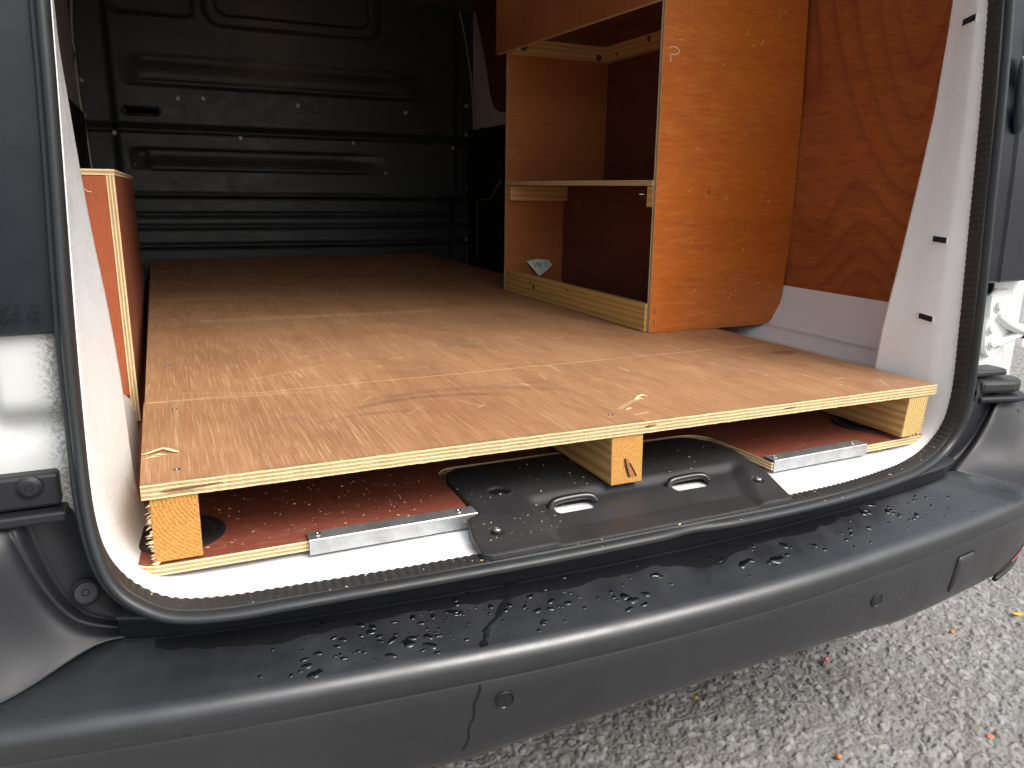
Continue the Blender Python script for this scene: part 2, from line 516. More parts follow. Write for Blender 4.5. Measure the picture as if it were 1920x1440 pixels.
# ================================================================== GROUND
def worley(X, Y, cell, seed):
    """F1, F2 distance and cell id of a jittered grid"""
    gx = np.floor(X / cell).astype(int); gy = np.floor(Y / cell).astype(int)
    def h(i, j, k):
        v = np.sin(i * 127.1 + j * 311.7 + k * 74.7 + seed * 13.3) * 43758.5453
        return v - np.floor(v)
    f1 = np.full(X.shape, 9.0); f2 = np.full(X.shape, 9.0); idv = np.zeros(X.shape); dxb = np.zeros(X.shape); dyb = np.zeros(X.shape)
    for a in (-1, 0, 1):
        for b in (-1, 0, 1):
            i = gx + a; j = gy + b
            px_ = (i + h(i, j, 1)) * cell; py_ = (j + h(i, j, 2)) * cell
            dx = X - px_; dy = Y - py_
            d = np.sqrt(dx * dx + dy * dy) / cell
            near = d < f1
            f2 = np.where(near, f1, np.minimum(f2, d))
            idv = np.where(near, h(i, j, 3), idv)
            dxb = np.where(near, dx, dxb); dyb = np.where(near, dy, dyb)
            f1 = np.where(near, d, f1)
    return f1, f2, idv, dxb / cell, dyb / cell

def value_noise(X, Y, s, seed):
    def h(i, j):
        v = np.sin(i * 12.9898 + j * 78.233 + seed * 37.7) * 43758.5453
        return v - np.floor(v)
    x = X / s; y = Y / s
    i = np.floor(x).astype(int); j = np.floor(y).astype(int)
    u = x - i; v = y - j
    u = u * u * (3 - 2 * u); v = v * v * (3 - 2 * v)
    return (h(i, j) * (1 - u) + h(i + 1, j) * u) * (1 - v) + (h(i, j + 1) * (1 - u) + h(i + 1, j + 1) * u) * v

def build_ground():
    x0, x1, y0, y1 = 0.15, 2.75, -0.75, 1.05
    st = 0.0029
    nx = int((x1 - x0) / st); ny = int((y1 - y0) / st)
    xs = np.linspace(x0, x1, nx); ys = np.linspace(y0, y1, ny)
    X, Y = np.meshgrid(xs, ys)
    wx = X + 0.006 * (value_noise(X, Y, 0.012, 5) - 0.5) + 0.004 * (value_noise(X, Y, 0.005, 8) - 0.5)
    wy = Y + 0.006 * (value_noise(X, Y, 0.012, 6) - 0.5) + 0.004 * (value_noise(X, Y, 0.005, 9) - 0.5)
    f1, f2, id1, dx, dy = worley(wx, wy, 0.0165, 1)
    g1, g2, id2, ex, ey = worley(wx + 3.1, wy + 1.7, 0.0075, 2)
    big = np.clip((f2 - f1) * 2.6, 0, 1)
    keep = (id1 > 0.42)
    tilt = (id1 * 17.0 % 1 - 0.5) * dx + (id1 * 29.0 % 1 - 0.5) * dy
    stone = keep * (sstep(0.05, 0.45, big) * (0.0022 + 0.0050 * (id1 * 7.3 % 1)) + tilt * 0.007 * sstep(0.1, 0.5, big))
    small = sstep(0.05, 0.6, np.clip((g2 - g1) * 2.2, 0, 1)) * (0.0012 + 0.0030 * (id2 * 5.1 % 1))
    wave = 0.010 * (value_noise(X, Y, 0.35, 3) - 0.5) + 0.006 * (value_noise(X, Y, 0.09, 4) - 0.5)
    Z = np.maximum(stone, small) + wave + 0.0016 * (value_noise(X, Y, 0.0045, 12) - 0.5)
    edge = np.minimum(np.minimum(X - x0, x1 - X), np.minimum(Y - y0, y1 - Y))
    Z = Z * np.clip(edge / 0.05, 0, 1) + 0.004
    V = np.stack([X.ravel(), Y.ravel(), Z.ravel()], 1)
    idx = np.arange(nx * ny).reshape(ny, nx)
    F = np.stack([idx[:-1, :-1].ravel(), idx[:-1, 1:].ravel(), idx[1:, 1:].ravel(), idx[1:, :-1].ravel()], 1)
    me = bpy.data.meshes.new("asphalt_stones")
    me.vertices.add(len(V)); me.vertices.foreach_set("co", V.ravel().astype(np.float32))
    me.loops.add(F.size); me.loops.foreach_set("vertex_index", F.ravel().astype(np.int32))
    me.polygons.add(len(F)); me.polygons.foreach_set("loop_start", np.arange(0, F.size, 4, dtype=np.int32))
    me.polygons.foreach_set("loop_total", np.full(len(F), 4, dtype=np.int32))
    me.update(calc_edges=True)
    tint = np.where(stone >= small, 0.30 + 0.70 * (id1 * 3.7 % 1), 0.12 + 0.55 * (id2 * 2.3 % 1)).ravel()
    at = me.color_attributes.new("tint", 'FLOAT_COLOR', 'POINT')
    c = np.ones((len(V), 4), np.float32); c[:, 0] = tint; c[:, 1] = (id1.ravel() * 11.3) % 1; c[:, 2] = 0
    at.data.foreach_set("color", c.ravel())
    m, n, b = new_mat("coarse_worn_asphalt")
    a = n.nodes.new("ShaderNodeAttribute"); a.attribute_name = "tint"
    sep = n.nodes.new("ShaderNodeSeparateColor"); n.links.new(a.outputs["Color"], sep.inputs[0])
    v = coords(n)
    base = ramp(n, sep.outputs[0], [(0.0, (0.085, 0.082, 0.077)), (0.5, (0.185, 0.180, 0.172)), (1.0, (0.34, 0.33, 0.315))])
    warm = ramp(n, sep.outputs[1], [(0.0, (0.22, 0.19, 0.155)), (0.5, (0.24, 0.235, 0.23)), (1.0, (0.21, 0.22, 0.235))])
    base = mix(n, 0.35, base, warm)
    f = noise(n, v, 320, 5, 0.7)
    base = mix(n, ramp(n, f, [(0.35, 0.0), (0.7, 0.45)]), base, (0.30, 0.285, 0.26))
    f2 = noise(n, v, 4.0, 5, 0.6)
    base = mix(n, ramp(n, f2, [(0.45, 0.0), (0.7, 0.35)]), base, (0.15, 0.125, 0.10))
    n.links.new(base, b.inputs["Base Color"])
    b.inputs["Roughness"].default_value = 0.78
    bump(n, b, f, 0.7, 0.002)
    me.materials.append(m)
    o = bpy.data.objects.new("asphalt_stones", me); COL.objects.link(o)
    o["kind"] = "stuff"
    # the wide sheet
    m2, n, b = new_mat("asphalt_distant")
    v = coords(n)
    vo = N(n, "ShaderNodeTexVoronoi", Scale=45.0); n.links.new(v, vo.inputs["Vector"])
    col = ramp(n, vo.outputs["Distance"], [(0.0, (0.34, 0.33, 0.31)), (0.6, (0.20, 0.195, 0.18)), (0.9, (0.12, 0.115, 0.105))])
    col = mix(n, ramp(n, noise(n, v, 90, 5, 0.7), [(0.4, 0.0), (0.7, 0.6)]), col, (0.31, 0.30, 0.28))
    n.links.new(col, b.inputs["Base Color"]); b.inputs["Roughness"].default_value = 0.8
    bump(n, b, vo.outputs["Distance"], 0.9, 0.01)
    g = mesh_obj("ground", [(-90, -90, -0.004), (90, -90, -0.004), (90, 90, -0.004), (-90, 90, -0.004)], [(0, 1, 2, 3)], m2, kind="structure")
build_ground()

# ================================================================== VAN
van = thing("panel_van", "white panel van seen through its open rear doorway, with a black plastic rear bumper", "van", (0.622, 1.4, 0.0))
CX = 0.622
L_HALF = [(0, -.083, .585), (.2, -.080, .584), (.35, -.076, .583), (.48, -.067, .582), (.55, -.060, .581), (.60, -.050, .585), (.632, -.038, .600), (.650, -.030, .620), (.660, -.024, .650), (.666, -.013, .70), (.666, .001, .78), (.663, .004, .88), (.659, .008, .98), (.654, .012, 1.1), (.650, .017, 1.2), (.640, .03, 1.4), (.625, .05, 1.6), (.60, .07, 1.75), (.55, .085, 1.83), (.4, .09, 1.86), (0, .09, 1.87)]
R_HALF = [(0, -.083, .585), (.2, -.080, .584), (.35, -.071, .583), (.48, -.049, .583), (.55, -.028, .583), (.60, -.012, .588), (.632, -.005, .602), (.650, -.004, .622), (.660, -.005, .650), (.666, -.004, .70), (.666, .000, .78), (.663, .004, .88), (.659, .008, .98), (.654, .012, 1.1), (.650, .017, 1.2), (.640, .03, 1.4), (.625, .05, 1.6), (.60, .07, 1.75), (.55, .085, 1.83), (.4, .09, 1.86), (0, .09, 1.87)]
INNER = [(0, .30, .590), (.2, .30, .590), (.35, .30, .590), (.48, .30, .590), (.55, .28, .590), (.598, .24, .592), (.618, .19, .603), (.628, .155, .622), (.632, .142, .65), (.634, .137, .70), (.635, .132, .78), (.640, .122, .88), (.648, .116, .98), (.654, .107, 1.1), (.657, .102, 1.2), (.655, .10, 1.4), (.63, .12, 1.6), (.60, .14, 1.75), (.55, .15, 1.82), (.4, .15, 1.845), (0, .15, 1.85)]

def side_path(half, s):
    return [(CX + s * h, y, z) for h, y, z in half]
def full_path(l, r):
    a = side_path(l, -1); b = side_path(r, 1)
    return a[::-1] + b[1:]          # top centre -> left -> bottom -> right -> top
outer_ctrl = full_path(L_HALF, R_HALF)
inner_ctrl = full_path(INNER, INNER)
both = [tuple(o) + tuple(i) for o, i in zip(outer_ctrl, inner_ctrl)]
both_f = catmull(both, 10)

# painted doorway: from the seal flange into the van
rows = []
for q in both_f:
    o = q[:3]; i = q[3:]
    side = 1.0 if abs(o[0] - CX) > 0.62 and o[2] > 0.64 else 0.0
    w = sstep(0.60, 0.70, o[2]) * (1 - sstep(1.5, 1.7, o[2]))
    s = np.sign(o[0] - CX)
    out = o + np.array([s * 0.008 * w, -0.002 * w, -0.02 * (1 - w)])
    w2 = w if s > 0 else 0.0
    m1 = o * 0.80 + i * 0.20 + np.array([-s * 0.006 * w2, -.0, 0.0])
    m2 = o * 0.70 + i * 0.30 + np.array([-s * 0.007 * w2, 0, 0])
    m3 = o * 0.35 + i * 0.65 + np.array([-s * 0.001 * w, 0, 0])
    back = i + np.array([s * 0.010 * w, 0.003 * w, -0.0 * (1 - w)])
    back2 = i + np.array([s * 0.11 * w, 0.03 * w, -0.003 * (1 - w)])
    rows.append([out, o, o * 0.97 + i * 0.03, m1, m2, m3, i * 0.97 + o * 0.03, i, back, back2])
frame = loft("door_frame", rows, MAT['white'], van)
frame["label"] = "white painted doorway pillars and sill"

# door seal: ribbed clip strip + soft bulb
P = resample(both_f[:, :3], 0.0026)
T = np.gradient(P, axis=0); T /= np.linalg.norm(T, axis=1)[:, None]
def frames(P, T):
    Bv = []
    for p, t in zip(P, T):
        # radially outward, perpendicular to the path, in the doorway plane
        b = np.array([t[2], 0, -t[0]])
        l = np.linalg.norm(b)
        b = b / l if l > 1e-6 else np.array([0, 0, -1.0])
        if np.dot(b, p - np.array([CX, 0, 1.2])) < 0: b = -b
        Bv.append(b)
    return np.array(Bv)
Bv = frames(P, T)
A = np.array([0, -1.0, 0])
bulb_prof = [(.027, .001), (.031, .0025), (.0355, .006), (.037, .011), (.0355, .016), (.031, .0195), (.026, .0205), (.0235, .0215), (.0245, .0245), (.022, .0280), (.016, .0300), (.004, .0305), (.002, .020), (.004, .008), (.015, .003)]
Pb = P[::3]; Bb = Bv[::3]
sag = np.array([0.0015 * math.sin(i * 0.043) + 0.0011 * math.sin(i * 0.131 + 1) for i in range(len(Pb))])
dent = np.array([0.005 * math.exp(-((p[0] - 0.66) / 0.035) ** 2) * (p[2] < 0.7) for p in Pb])
rows = [[p + A * (a - d) + b * (c * 0.64 - .0022 + s_ * 0.6) for a, c in bulb_prof] for p, b, s_, d in zip(Pb, Bb, sag, dent)]
seal = loft("door_seal", rows, MAT['rubber'], van, closed_u=True)
seal["label"] = "black rubber door seal running round the doorway"
rows = []
pitch = 4
for i, (p, b) in enumerate(zip(P, Bv)):
    k = 0.0006 if (i % pitch) < 2 else -0.0005
    if p[0] < CX:
        k *= 1 - float(sstep(.60, .63, p[2]))
    lw = float(sstep(.60, .66, p[2])) if p[0] < CX else 0.0
    e_ = -0.0036 * (1 - lw) + 0.0008 * lw
    rows.append([p + b * 0.003, p + A * 0.0005 + b * (e_ - k), p + A * 0.010 + b * (e_ - .0003 - k), p + A * 0.0195 + b * (e_ - .0001 - k), p + A * 0.0245 + b * (e_ + .0006), p + A * 0.0265 + b * 0.001])
loft("ribbed_strip", rows, MAT['rib'], seal, smooth=False)

# cargo floor, side sills, walls, roof, outer shell
box("cargo_floor", (-0.25, 0.285, 0.560), (1.50, 3.05, 0.5885), MAT['white_dirty'], van)
box("added_ceiling", (-0.30, 0.18, 1.852), (1.54, 3.0, 1.868), MAT['added_ceiling'], van)  # unseen grey sheet below the roof, added to darken the interior
def sweep(name, prof, ys, mat):
    return loft(name, [[(x, y, z) for x, z in prof] for y in ys], mat, van, solid=0.0)
ysr = list(np.linspace(0.145, 2.93, 14))
s_r = [(1.296, .580), (1.300, .618), (1.308, .648), (1.322, .666), (1.345, .676), (1.350, .678), (1.354, .671), (1.362, .673), (1.367, .684), (1.385, .694), (1.398, .703), (1.404, .698), (1.411, .703), (1.416, .716), (1.440, .757), (1.458, .82), (1.462, .95)]
sill = sweep("side_sill", s_r, [y * 0.72 for y in ysr] if False else list(np.linspace(0.145, 2.0, 10)), MAT['white_scuffed'])
s_l = [(-.020, .580), (-.022, .625), (-.030, .648), (-.048, .668), (-.09, .69), (-.14, .712), (-.19, .76), (-.205, .82), (-.21, .95)]
sill2 = sweep("side_sill", s_l, ysr, MAT['white_dirty'])

def prism_x(name, poly, x0, x1, mat, parent, bevel=0):
    return prism(name, poly, 0, x0, x1, mat, parent, bevel)
# inner skins (rear skin white on the right only; front parts white above / dark below)
box("inner_wall", (-0.235, 0.16, 0.80), (-0.212, 1.20, 1.86), MAT['maroon'], van)  # unseen left skin, given a dark colour to dim the interior
box("inner_wall", (-0.235, 1.203, 1.30), (-0.212, 2.96, 1.86), MAT['white_dirty'], van)
box("inner_wall", (1.500, 0.16, 0.80), (1.523, 2.10, 1.86), MAT['white_dirty'], van)
w = box("inner_wall", (1.500, 2.103, 1.300), (1.523, 2.765, 1.86), MAT['white_dirty'], van)
w["label"] = "white painted door panel beyond the shelving"
box("lower_trim", (1.496, 2.003, 0.58), (1.523, 2.90, 1.297), MAT['inner_dark'], van)
tube("trim_line", [(1.494, 2.763, .66), (1.494, 2.763, .966), (1.494, 2.60, .968), (1.494, 2.47, 1.06)], 0.0035, MAT['rivet'], van)
box("lower_trim", (-0.232, 1.205, 0.60), (-0.195, 2.94, 1.297), MAT['inner_dark'], van)
box("roof", (-0.36, 0.10, 1.872), (1.60, 3.10, 1.93), MAT['white_shell'], van)
box("body_side", (-0.345, 0.09, 0.30), (-0.300, 3.3, 1.870), MAT['white_shell'], van)
box("body_side", (1.545, 0.09, 0.30), (1.585, 3.3, 1.870), MAT['white_shell'], van)
box("underbody", (-0.33, 0.06, 0.34), (1.57, 3.3, 0.42), MAT['inner_dark'], van)
box("cab_wall", (-0.34, 3.20, 0.30), (1.585, 3.24, 1.87), MAT['inner_dark'], van)
for sx in (-0.28, 1.33):
    for yy in (0.9,):
        disc("wheel", (sx, yy, 0.33), (1, 0, 0), [(0.0, 0.0), (0.20, 0.0), (0.30, 0.01), (0.33, 0.04), (0.33, 0.17), (0.30, 0.20), (0.0, 0.20)], MAT['rubber'], van, 28)

# bulkhead: one pressed steel sheet
def build_bulkhead():
    x0, x1, z0, z1 = -0.21, 1.555, 0.60, 1.88
    nx, nz = 260, 300
    X, Z = np.meshgrid(np.linspace(x0, x1, nx), np.linspace(z0, z1, nz))
    def rect(xa, xb, za, zb, r, soft=0.012):
        cx, cz = (xa + xb) / 2, (za + zb) / 2
        qx = np.abs(X - cx) - (xb - xa) / 2 + r; qz = np.abs(Z - cz) - (zb - za) / 2 + r
        d = np.sqrt(np.maximum(qx, 0) ** 2 + np.maximum(qz, 0) ** 2) + np.minimum(np.maximum(qx, qz), 0) - r
        return 1 - sstep(-soft, soft, d)
    d = np.zeros_like(X)
    d += -0.030 * sstep(-0.10, -0.07, -np.abs(X - 0.68) + 0.68)            # main field proud of its rim
    d += 0.012 * rect(-0.06, 0.255, 1.705, 2.0, 0.03)
    d += -0.022 * rect(0.30, 1.06, 1.68, 2.1, 0.07) + 0.030 * rect(0.345, 1.01, 1.725, 2.1, 0.05, 0.008)
    d += -0.024 * sstep(1.418, 1.432, Z) * (1 - sstep(1.47, 1.56, Z)) * sstep(-.06, .06, X) * (1 - sstep(1.15, 1.30, X))
    d += 0.007 * sstep(1.44, 1.45, Z) * (1 - sstep(1.515, 1.545, Z)) * sstep(.03, .05, X) * (1 - sstep(1.05, 1.2, X))
    d += 0.035 * (1 - sstep(1.245, 1.275, Z)) - 0.040 * (1 - sstep(1.228, 1.240, Z))   # dark step with a ledge under it
    d += 0.026 * sstep(1.085, 1.14, Z) * (1 - sstep(1.160, 1.172, Z)) * sstep(-.05, .01, X) * (1 - sstep(.85, 1.1, X))
    d += -0.013 * sstep(1.074, 1.082, Z) * (1 - sstep(1.09, 1.15, Z)) * sstep(-.0, .06, X) * (1 - sstep(.85, 1.1, X))
    d += 0.008 * sstep(-.045, -.03, X) * (1 - sstep(.02, .035, X)) * sstep(1.075, 1.09, Z) * (1 - sstep(1.15, 1.165, Z))
    d += 0.085 * (1 - sstep(0.958, 0.972, Z)) - 0.012 * np.exp(-((Z - 0.972) / 0.010) ** 2)
    for zc, hh in ((0.885, 0.016), (0.83, 0.015), (0.745, 0.030)):
        d += -hh * np.exp(-((Z - zc) / 0.010) ** 2)
    d += 0.004 * (value_noise(X, Z, 0.25, 3) - 0.5)
    Y = 2.955 + d
    V = np.stack([X.ravel(), Y.ravel(), Z.ravel()], 1)
    idx = np.arange(nx * nz).reshape(nz, nx)
    hole = (np.abs(Z - 1.318) < 0.016) & (np.abs(X - 0.022) < 0.062)
    cell = hole[:-1, :-1]
    F = np.stack([idx[:-1, :-1], idx[:-1, 1:], idx[1:, 1:], idx[1:, :-1]], -1)[~cell]
    return mesh_obj("bulkhead", V, F, MAT['bulkhead'], van, smooth=True)
bulk = build_bulkhead()
bulk["label"] = "dark grey pressed steel bulkhead"
box("hatch_pane", (0.352, 2.938, 1.732), (1.003, 2.944, 1.86), MAT['pane'], bulk, bevel=.004)
dl = box("dome_lamp", (0.555, 2.48, 1.838), (0.655, 2.56, 1.852), MAT['white_shell'], van, bevel=.004)
box("lamp_lens", (0.565, 2.49, 1.830), (0.645, 2.55, 1.838), MAT['lamp_glow'], dl, bevel=.003)
box("bulkhead_backing", (-0.21, 3.10, 0.58), (1.55, 3.12, 1.87), MAT['void'], van)
tube("slot_rim", [(-.045, 2.921, 1.302), (-.054, 2.921, 1.318), (-.045, 2.921, 1.334), (.089, 2.921, 1.334), (.098, 2.921, 1.318), (.089, 2.921, 1.302), (-.045, 2.921, 1.302)], 0.005, MAT['bulkhead'], bulk)
RV = [(-.194, 1.43), (-.199, 1.291), (-.091, 1.224), (.415, 1.222), (.675, 1.374), (.169, 1.376), (.27, 1.381), (.923, 1.219), (1.185, 1.37), (1.509, 1.42), (1.512, 1.282), (1.426, 1.214), (1.512, 1.017), (1.513, .757), (1.076, 1.085)]
for x, z in RV:
    yy = 2.925 if (0.0 < x < 1.36 and z > 1.25) else (2.922 if -0.1 < x < 1.43 else 2.953)
    disc("rivet", (x, yy, z), (0, -1, 0), [(0.011, -0.004), (0.011, 0.002), (0.006, 0.004)], MAT['rivet'], bulk, 10)
disc("lashing_eye", (0.214, 2.945, 1.092), (0, -1, 0), [(0.032, 0.0), (0.032, 0.006), (0.022, 0.006), (0.022, 0.002), (0.008, 0.002)], MAT['inner_dark'], bulk, 16)
tube("edge_trim", catmull([(1.46, 2.93, 1.87), (1.495, 2.93, 1.72), (1.53, 2.93, 1.5), (1.543, 2.93, 1.2), (1.543, 2.93, .62)], 6), 0.0045, MAT['rivet'], van)
tube("edge_trim", catmull([(-.185, 2.93, 1.86), (-.205, 2.93, 1.62), (-.207, 2.93, 1.46), (-.205, 2.93, 1.33), (-.195, 2.93, 1.18), (-.19, 2.93, 1.0)], 6), 0.008, MAT['rivet'], van)

# ---------------------------------------------------------------- bumper
LIP = [(0, -.172), (.2, -.167), (.4, -.150), (.55, -.134), (.7, -.112), (.78, -.097), (.85, -.074), (.91, -.030), (.95, .05), (.965, .16), (.968, .45)]
JNT = [(0, -.080), (.2, -.076), (.4, -.062), (.55, -.046), (.64, -.028), (.68, .000), (.70, .05), (.72, .10), (.74, .16), (.75, .25), (.75, .45)]
lipc = catmull([(-h, y) for h, y in LIP[::-1]] + [(h, y) for h, y in LIP[1:]], 14)
jntc = catmull([(-h, y) for h, y in JNT[::-1]] + [(h, y) for h, y in JNT[1:]], 14)
def top_z(t):
    """height of the tread from the joint (0) to the lip (1)"""
    return np.interp(t, [0, .04, .2, .5, .8, .93, 1.0], [.536, .5345, .5285, .519, .511, .5065, .497])
tang = np.gradient(lipc, axis=0); nrm = np.stack([tang[:, 1], -tang[:, 0]], 1); nrm /= np.linalg.norm(nrm, axis=1)[:, None]
def skirt(x, z):
    w_ = min(1.0, max(0.0, (.446 - z) / .073))
    return (-.004 - .021 * min(1.0, ((x - .70) / .38) ** 2)) * w_
rows = []
for L, J, nn in zip(lipc, jntc, nrm):
    row = []
    row.append((CX + J[0], J[1] + .006, .52)); row.append((CX + J[0], J[1] + .003, .535))
    Lt = L - nn * 0.017
    for t in (0, .02, .08, .2, .35, .5, .65, .8, .92, 1.0):
        q = J * (1 - t) + Lt * t
        row.append((CX + q[0], q[1], float(np.interp(t, [0, .02, .2, .5, .8, 1.0], [.5365, .5360, .5285, .519, .511, .5058]))))
    for d, z in ((-.0105, .5035), (-.005, .4995), (-.0015, .4945), (0, .488), (.0003, .480), (-.0002, .4720), (-.0011, .4708), (-.0015, .4696), (-.0012, .4684), (-.0006, .4665), (-.003, .446), (-.0065, .420), (-.0105, .398), (-.016, .383), (-.025, .373), (-.045, .366), (-.10, .361), (-.14, .360)):
        q = L + nn * d
        row.append((CX + q[0], q[1], z + skirt(CX + q[0], z)))
    rows.append(row)
bumper = loft("rear_bumper", rows, MAT['bumper'], van)
bumper["label"] = "black grained plastic bumper with a wet step"

def lip_y(x):
    return float(np.interp(x - CX, lipc[:, 0], lipc[:, 1]))
def jnt_y(x):
    return float(np.interp(x - CX, jntc[:, 0], jntc[:, 1]))
def tread(x, y):
    j, l = jnt_y(x), lip_y(x) + 0.017
    t = (j - y) / (j - l)
    return float(np.interp(t, [0, .02, .2, .5, .8, 1.0], [.5365, .5360, .5285, .519, .511, .5058])), t

# dark trim under the seal, behind the joint
rows = []
for x in np.linspace(-0.035, 1.285, 60):
    j = jnt_y(x)
    rows.append([(x, j + .03, .568), (x, j - .012, .569), (x, j - .014, .565), (x, j + .001, .560), (x, j + .0015, .50)])
loft("sill_trim", rows, MAT['plastic'], van)

# bumper face details
def face_pt(x, z, off):
    h = x - CX
    i = int(np.argmin(np.abs(lipc[:, 0] - h)))
    zz_ = [q_ + skirt(x, q_) for q_ in (.373, .383, .398, .420, .446, .4665)]
    d = float(np.interp(z, zz_, [-.025, -.016, -.0105, -.0065, -.003, -.0006]))
    q = lipc[i] + (np.array([h, np.interp(h, lipc[:, 0], lipc[:, 1])]) - lipc[i]) + nrm[i] * (d + off)
    return Vector((CX + q[0], q[1], z)), Vector((nrm[i][0], nrm[i][1], 0.0))
for x, z in ((.364, .437), (.985, .422)):
    c, nn = face_pt(x, z, 0.0)
    nn = (nn + Vector((0, 0, -0.15))).normalized()
    s = disc("parking_sensor", c, nn, [(.0125, -.006), (.0125, .0012), (.0112, .0020), (.0104, .0006), (.0098, -.0006), (.0094, .0012), (.004, .0018)], MAT['gloss_black' if x < .5 else 'plastic'], bumper, 28)
# towing-eye cover: rounded panel standing in its own gap
def cover_outline(k):
    w_, h_ = 0.0245, 0.033
    pts = []
    for (sx, sz, r, a0) in ((-1, -1, .005, 180), (1, -1, .012, 270), (1, 1, .006, 0), (-1, 1, .006, 90)):
        for a in (0, 30, 60, 90):
            t = math.radians(a0 + a)
            pts.append((k * (sx * (w_ - r) + r * math.cos(t)), k * (sz * (h_ - r) + r * math.sin(t))))
    return pts
def face_loop(k, off):
    out = []
    for u, v_ in cover_outline(k):
        p, _ = face_pt(1.2145 + u, 0.4105 + v_, off)
        out.append(p)
    return out
ring0, ring1, ring2 = face_loop(1.05, 0.0012), face_loop(0.995, 0.0013), face_loop(0.975, 0.0024)
tc = loft("tow_eye_cover", [ring1, ring2, face_loop(0.5, 0.0026), face_loop(0.02, 0.0026)], MAT['bumper'], bumper, closed_u=True)
loft("cover_gap", [ring0, ring1], MAT['void'], tc, closed_u=True)
# fog reflector in the lower right corner, with the lip under it
def strip(name, pts_lo, pts_hi, mat, parent, thick=0.008):
    return loft(name, [pts_lo, pts_hi], mat, parent, smooth=False, solid=thick)
pl = []; ph = []; rl = []; rh = []
for x in np.linspace(1.372, 1.56, 18):
    t = (x - 1.372) / .188
    a, na = face_pt(x, 0.354, 0.0)
    b_, nb_ = face_pt(x, min(.425, .357 + .075 * t), 0.0)
    pl.append(a + Vector((0, 0, -.006 + .012 * t)) + na * .001); ph.append(b_ + nb_ * .0015)
    rl.append(a * .55 + b_ * .45 + na * .002); rh.append(a * .18 + b_ * .82 + na * .003)
strip("reflector_recess", pl, ph, MAT['void'], bumper, .003)
strip("rear_reflector", rl[4:10], rh[4:10], MAT['red_lens'], bumper, .003)
tube("lower_lip", [p + Vector((0, 0, -.003)) for p in pl], 0.0045, MAT['plastic'], bumper, 8)


# ---------------------------------------------------------------- rear corners of the body
TRIM_L = [
    [(-0.0241,0.0200,0.5468),(-0.0265,0.0000,0.5450),(-0.0270,0.0020,0.5400),(-0.0264,-0.0120,0.5418),(-0.0268,-0.0120,0.5379),(-0.0263,-0.0250,0.5394),(-0.0269,-0.0250,0.5389),(-0.0275,-0.0250,0.5377)],
    [(-0.0433,0.0200,0.5713),(-0.0636,0.0000,0.5570),(-0.0642,0.0020,0.5528),(-0.0632,-0.0120,0.5533),(-0.0635,-0.0120,0.5501),(-0.0566,-0.0250,0.5456),(-0.0557,-0.0260,0.5440),(-0.0539,-0.0300,0.5440)],
    [(-0.0559,0.0200,0.6028),(-0.0814,0.0000,0.5804),(-0.0821,0.0020,0.5757),(-0.0804,-0.0120,0.5670),(-0.0817,-0.0120,0.5641),(-0.0788,-0.0250,0.5581),(-0.0857,-0.0350,0.5455),(-0.0984,-0.0500,0.5267)],
    [(-0.0631,0.0200,0.6318),(-0.0925,0.0000,0.6143),(-0.0937,0.0020,0.6092),(-0.0955,-0.0120,0.5943),(-0.0968,-0.0120,0.5909),(-0.0981,-0.0250,0.5851),(-0.1195,-0.0300,0.5480),(-0.1425,-0.0650,0.5092)],
    [(-0.0665,0.0200,0.6576),(-0.1004,0.0000,0.6467),(-0.1021,0.0020,0.6424),(-0.1074,-0.0120,0.6276),(-0.1088,-0.0120,0.6242),(-0.1141,-0.0250,0.6251),(-0.1572,-0.0280,0.5807),(-0.1862,-0.0850,0.5128)],
    [(-0.0674,0.0200,0.6856),(-0.1069,0.0000,0.6839),(-0.1088,0.0020,0.6816),(-0.1201,-0.0120,0.6700),(-0.1212,-0.0120,0.6684),(-0.1264,-0.0250,0.6595),(-0.1748,-0.0300,0.6444),(-0.2211,-0.0900,0.6211)],
    [(-0.0692,0.0300,0.6956),(-0.1101,0.0120,0.6896),(-0.1116,0.0120,0.6887),(-0.1239,-0.0020,0.6770),(-0.1254,-0.0020,0.6760),(-0.1324,-0.0100,0.6731),(-0.1822,-0.0100,0.6821),(-0.2267,-0.0600,0.6858)],
    [(-0.0718,0.0500,0.6967),(-0.1129,0.0400,0.7004),(-0.1138,0.0400,0.7005),(-0.1266,0.0300,0.7032),(-0.1275,0.0300,0.7034),(-0.1352,0.0200,0.7054),(-0.1866,0.0200,0.7105),(-0.2346,-0.0200,0.7174)],
]
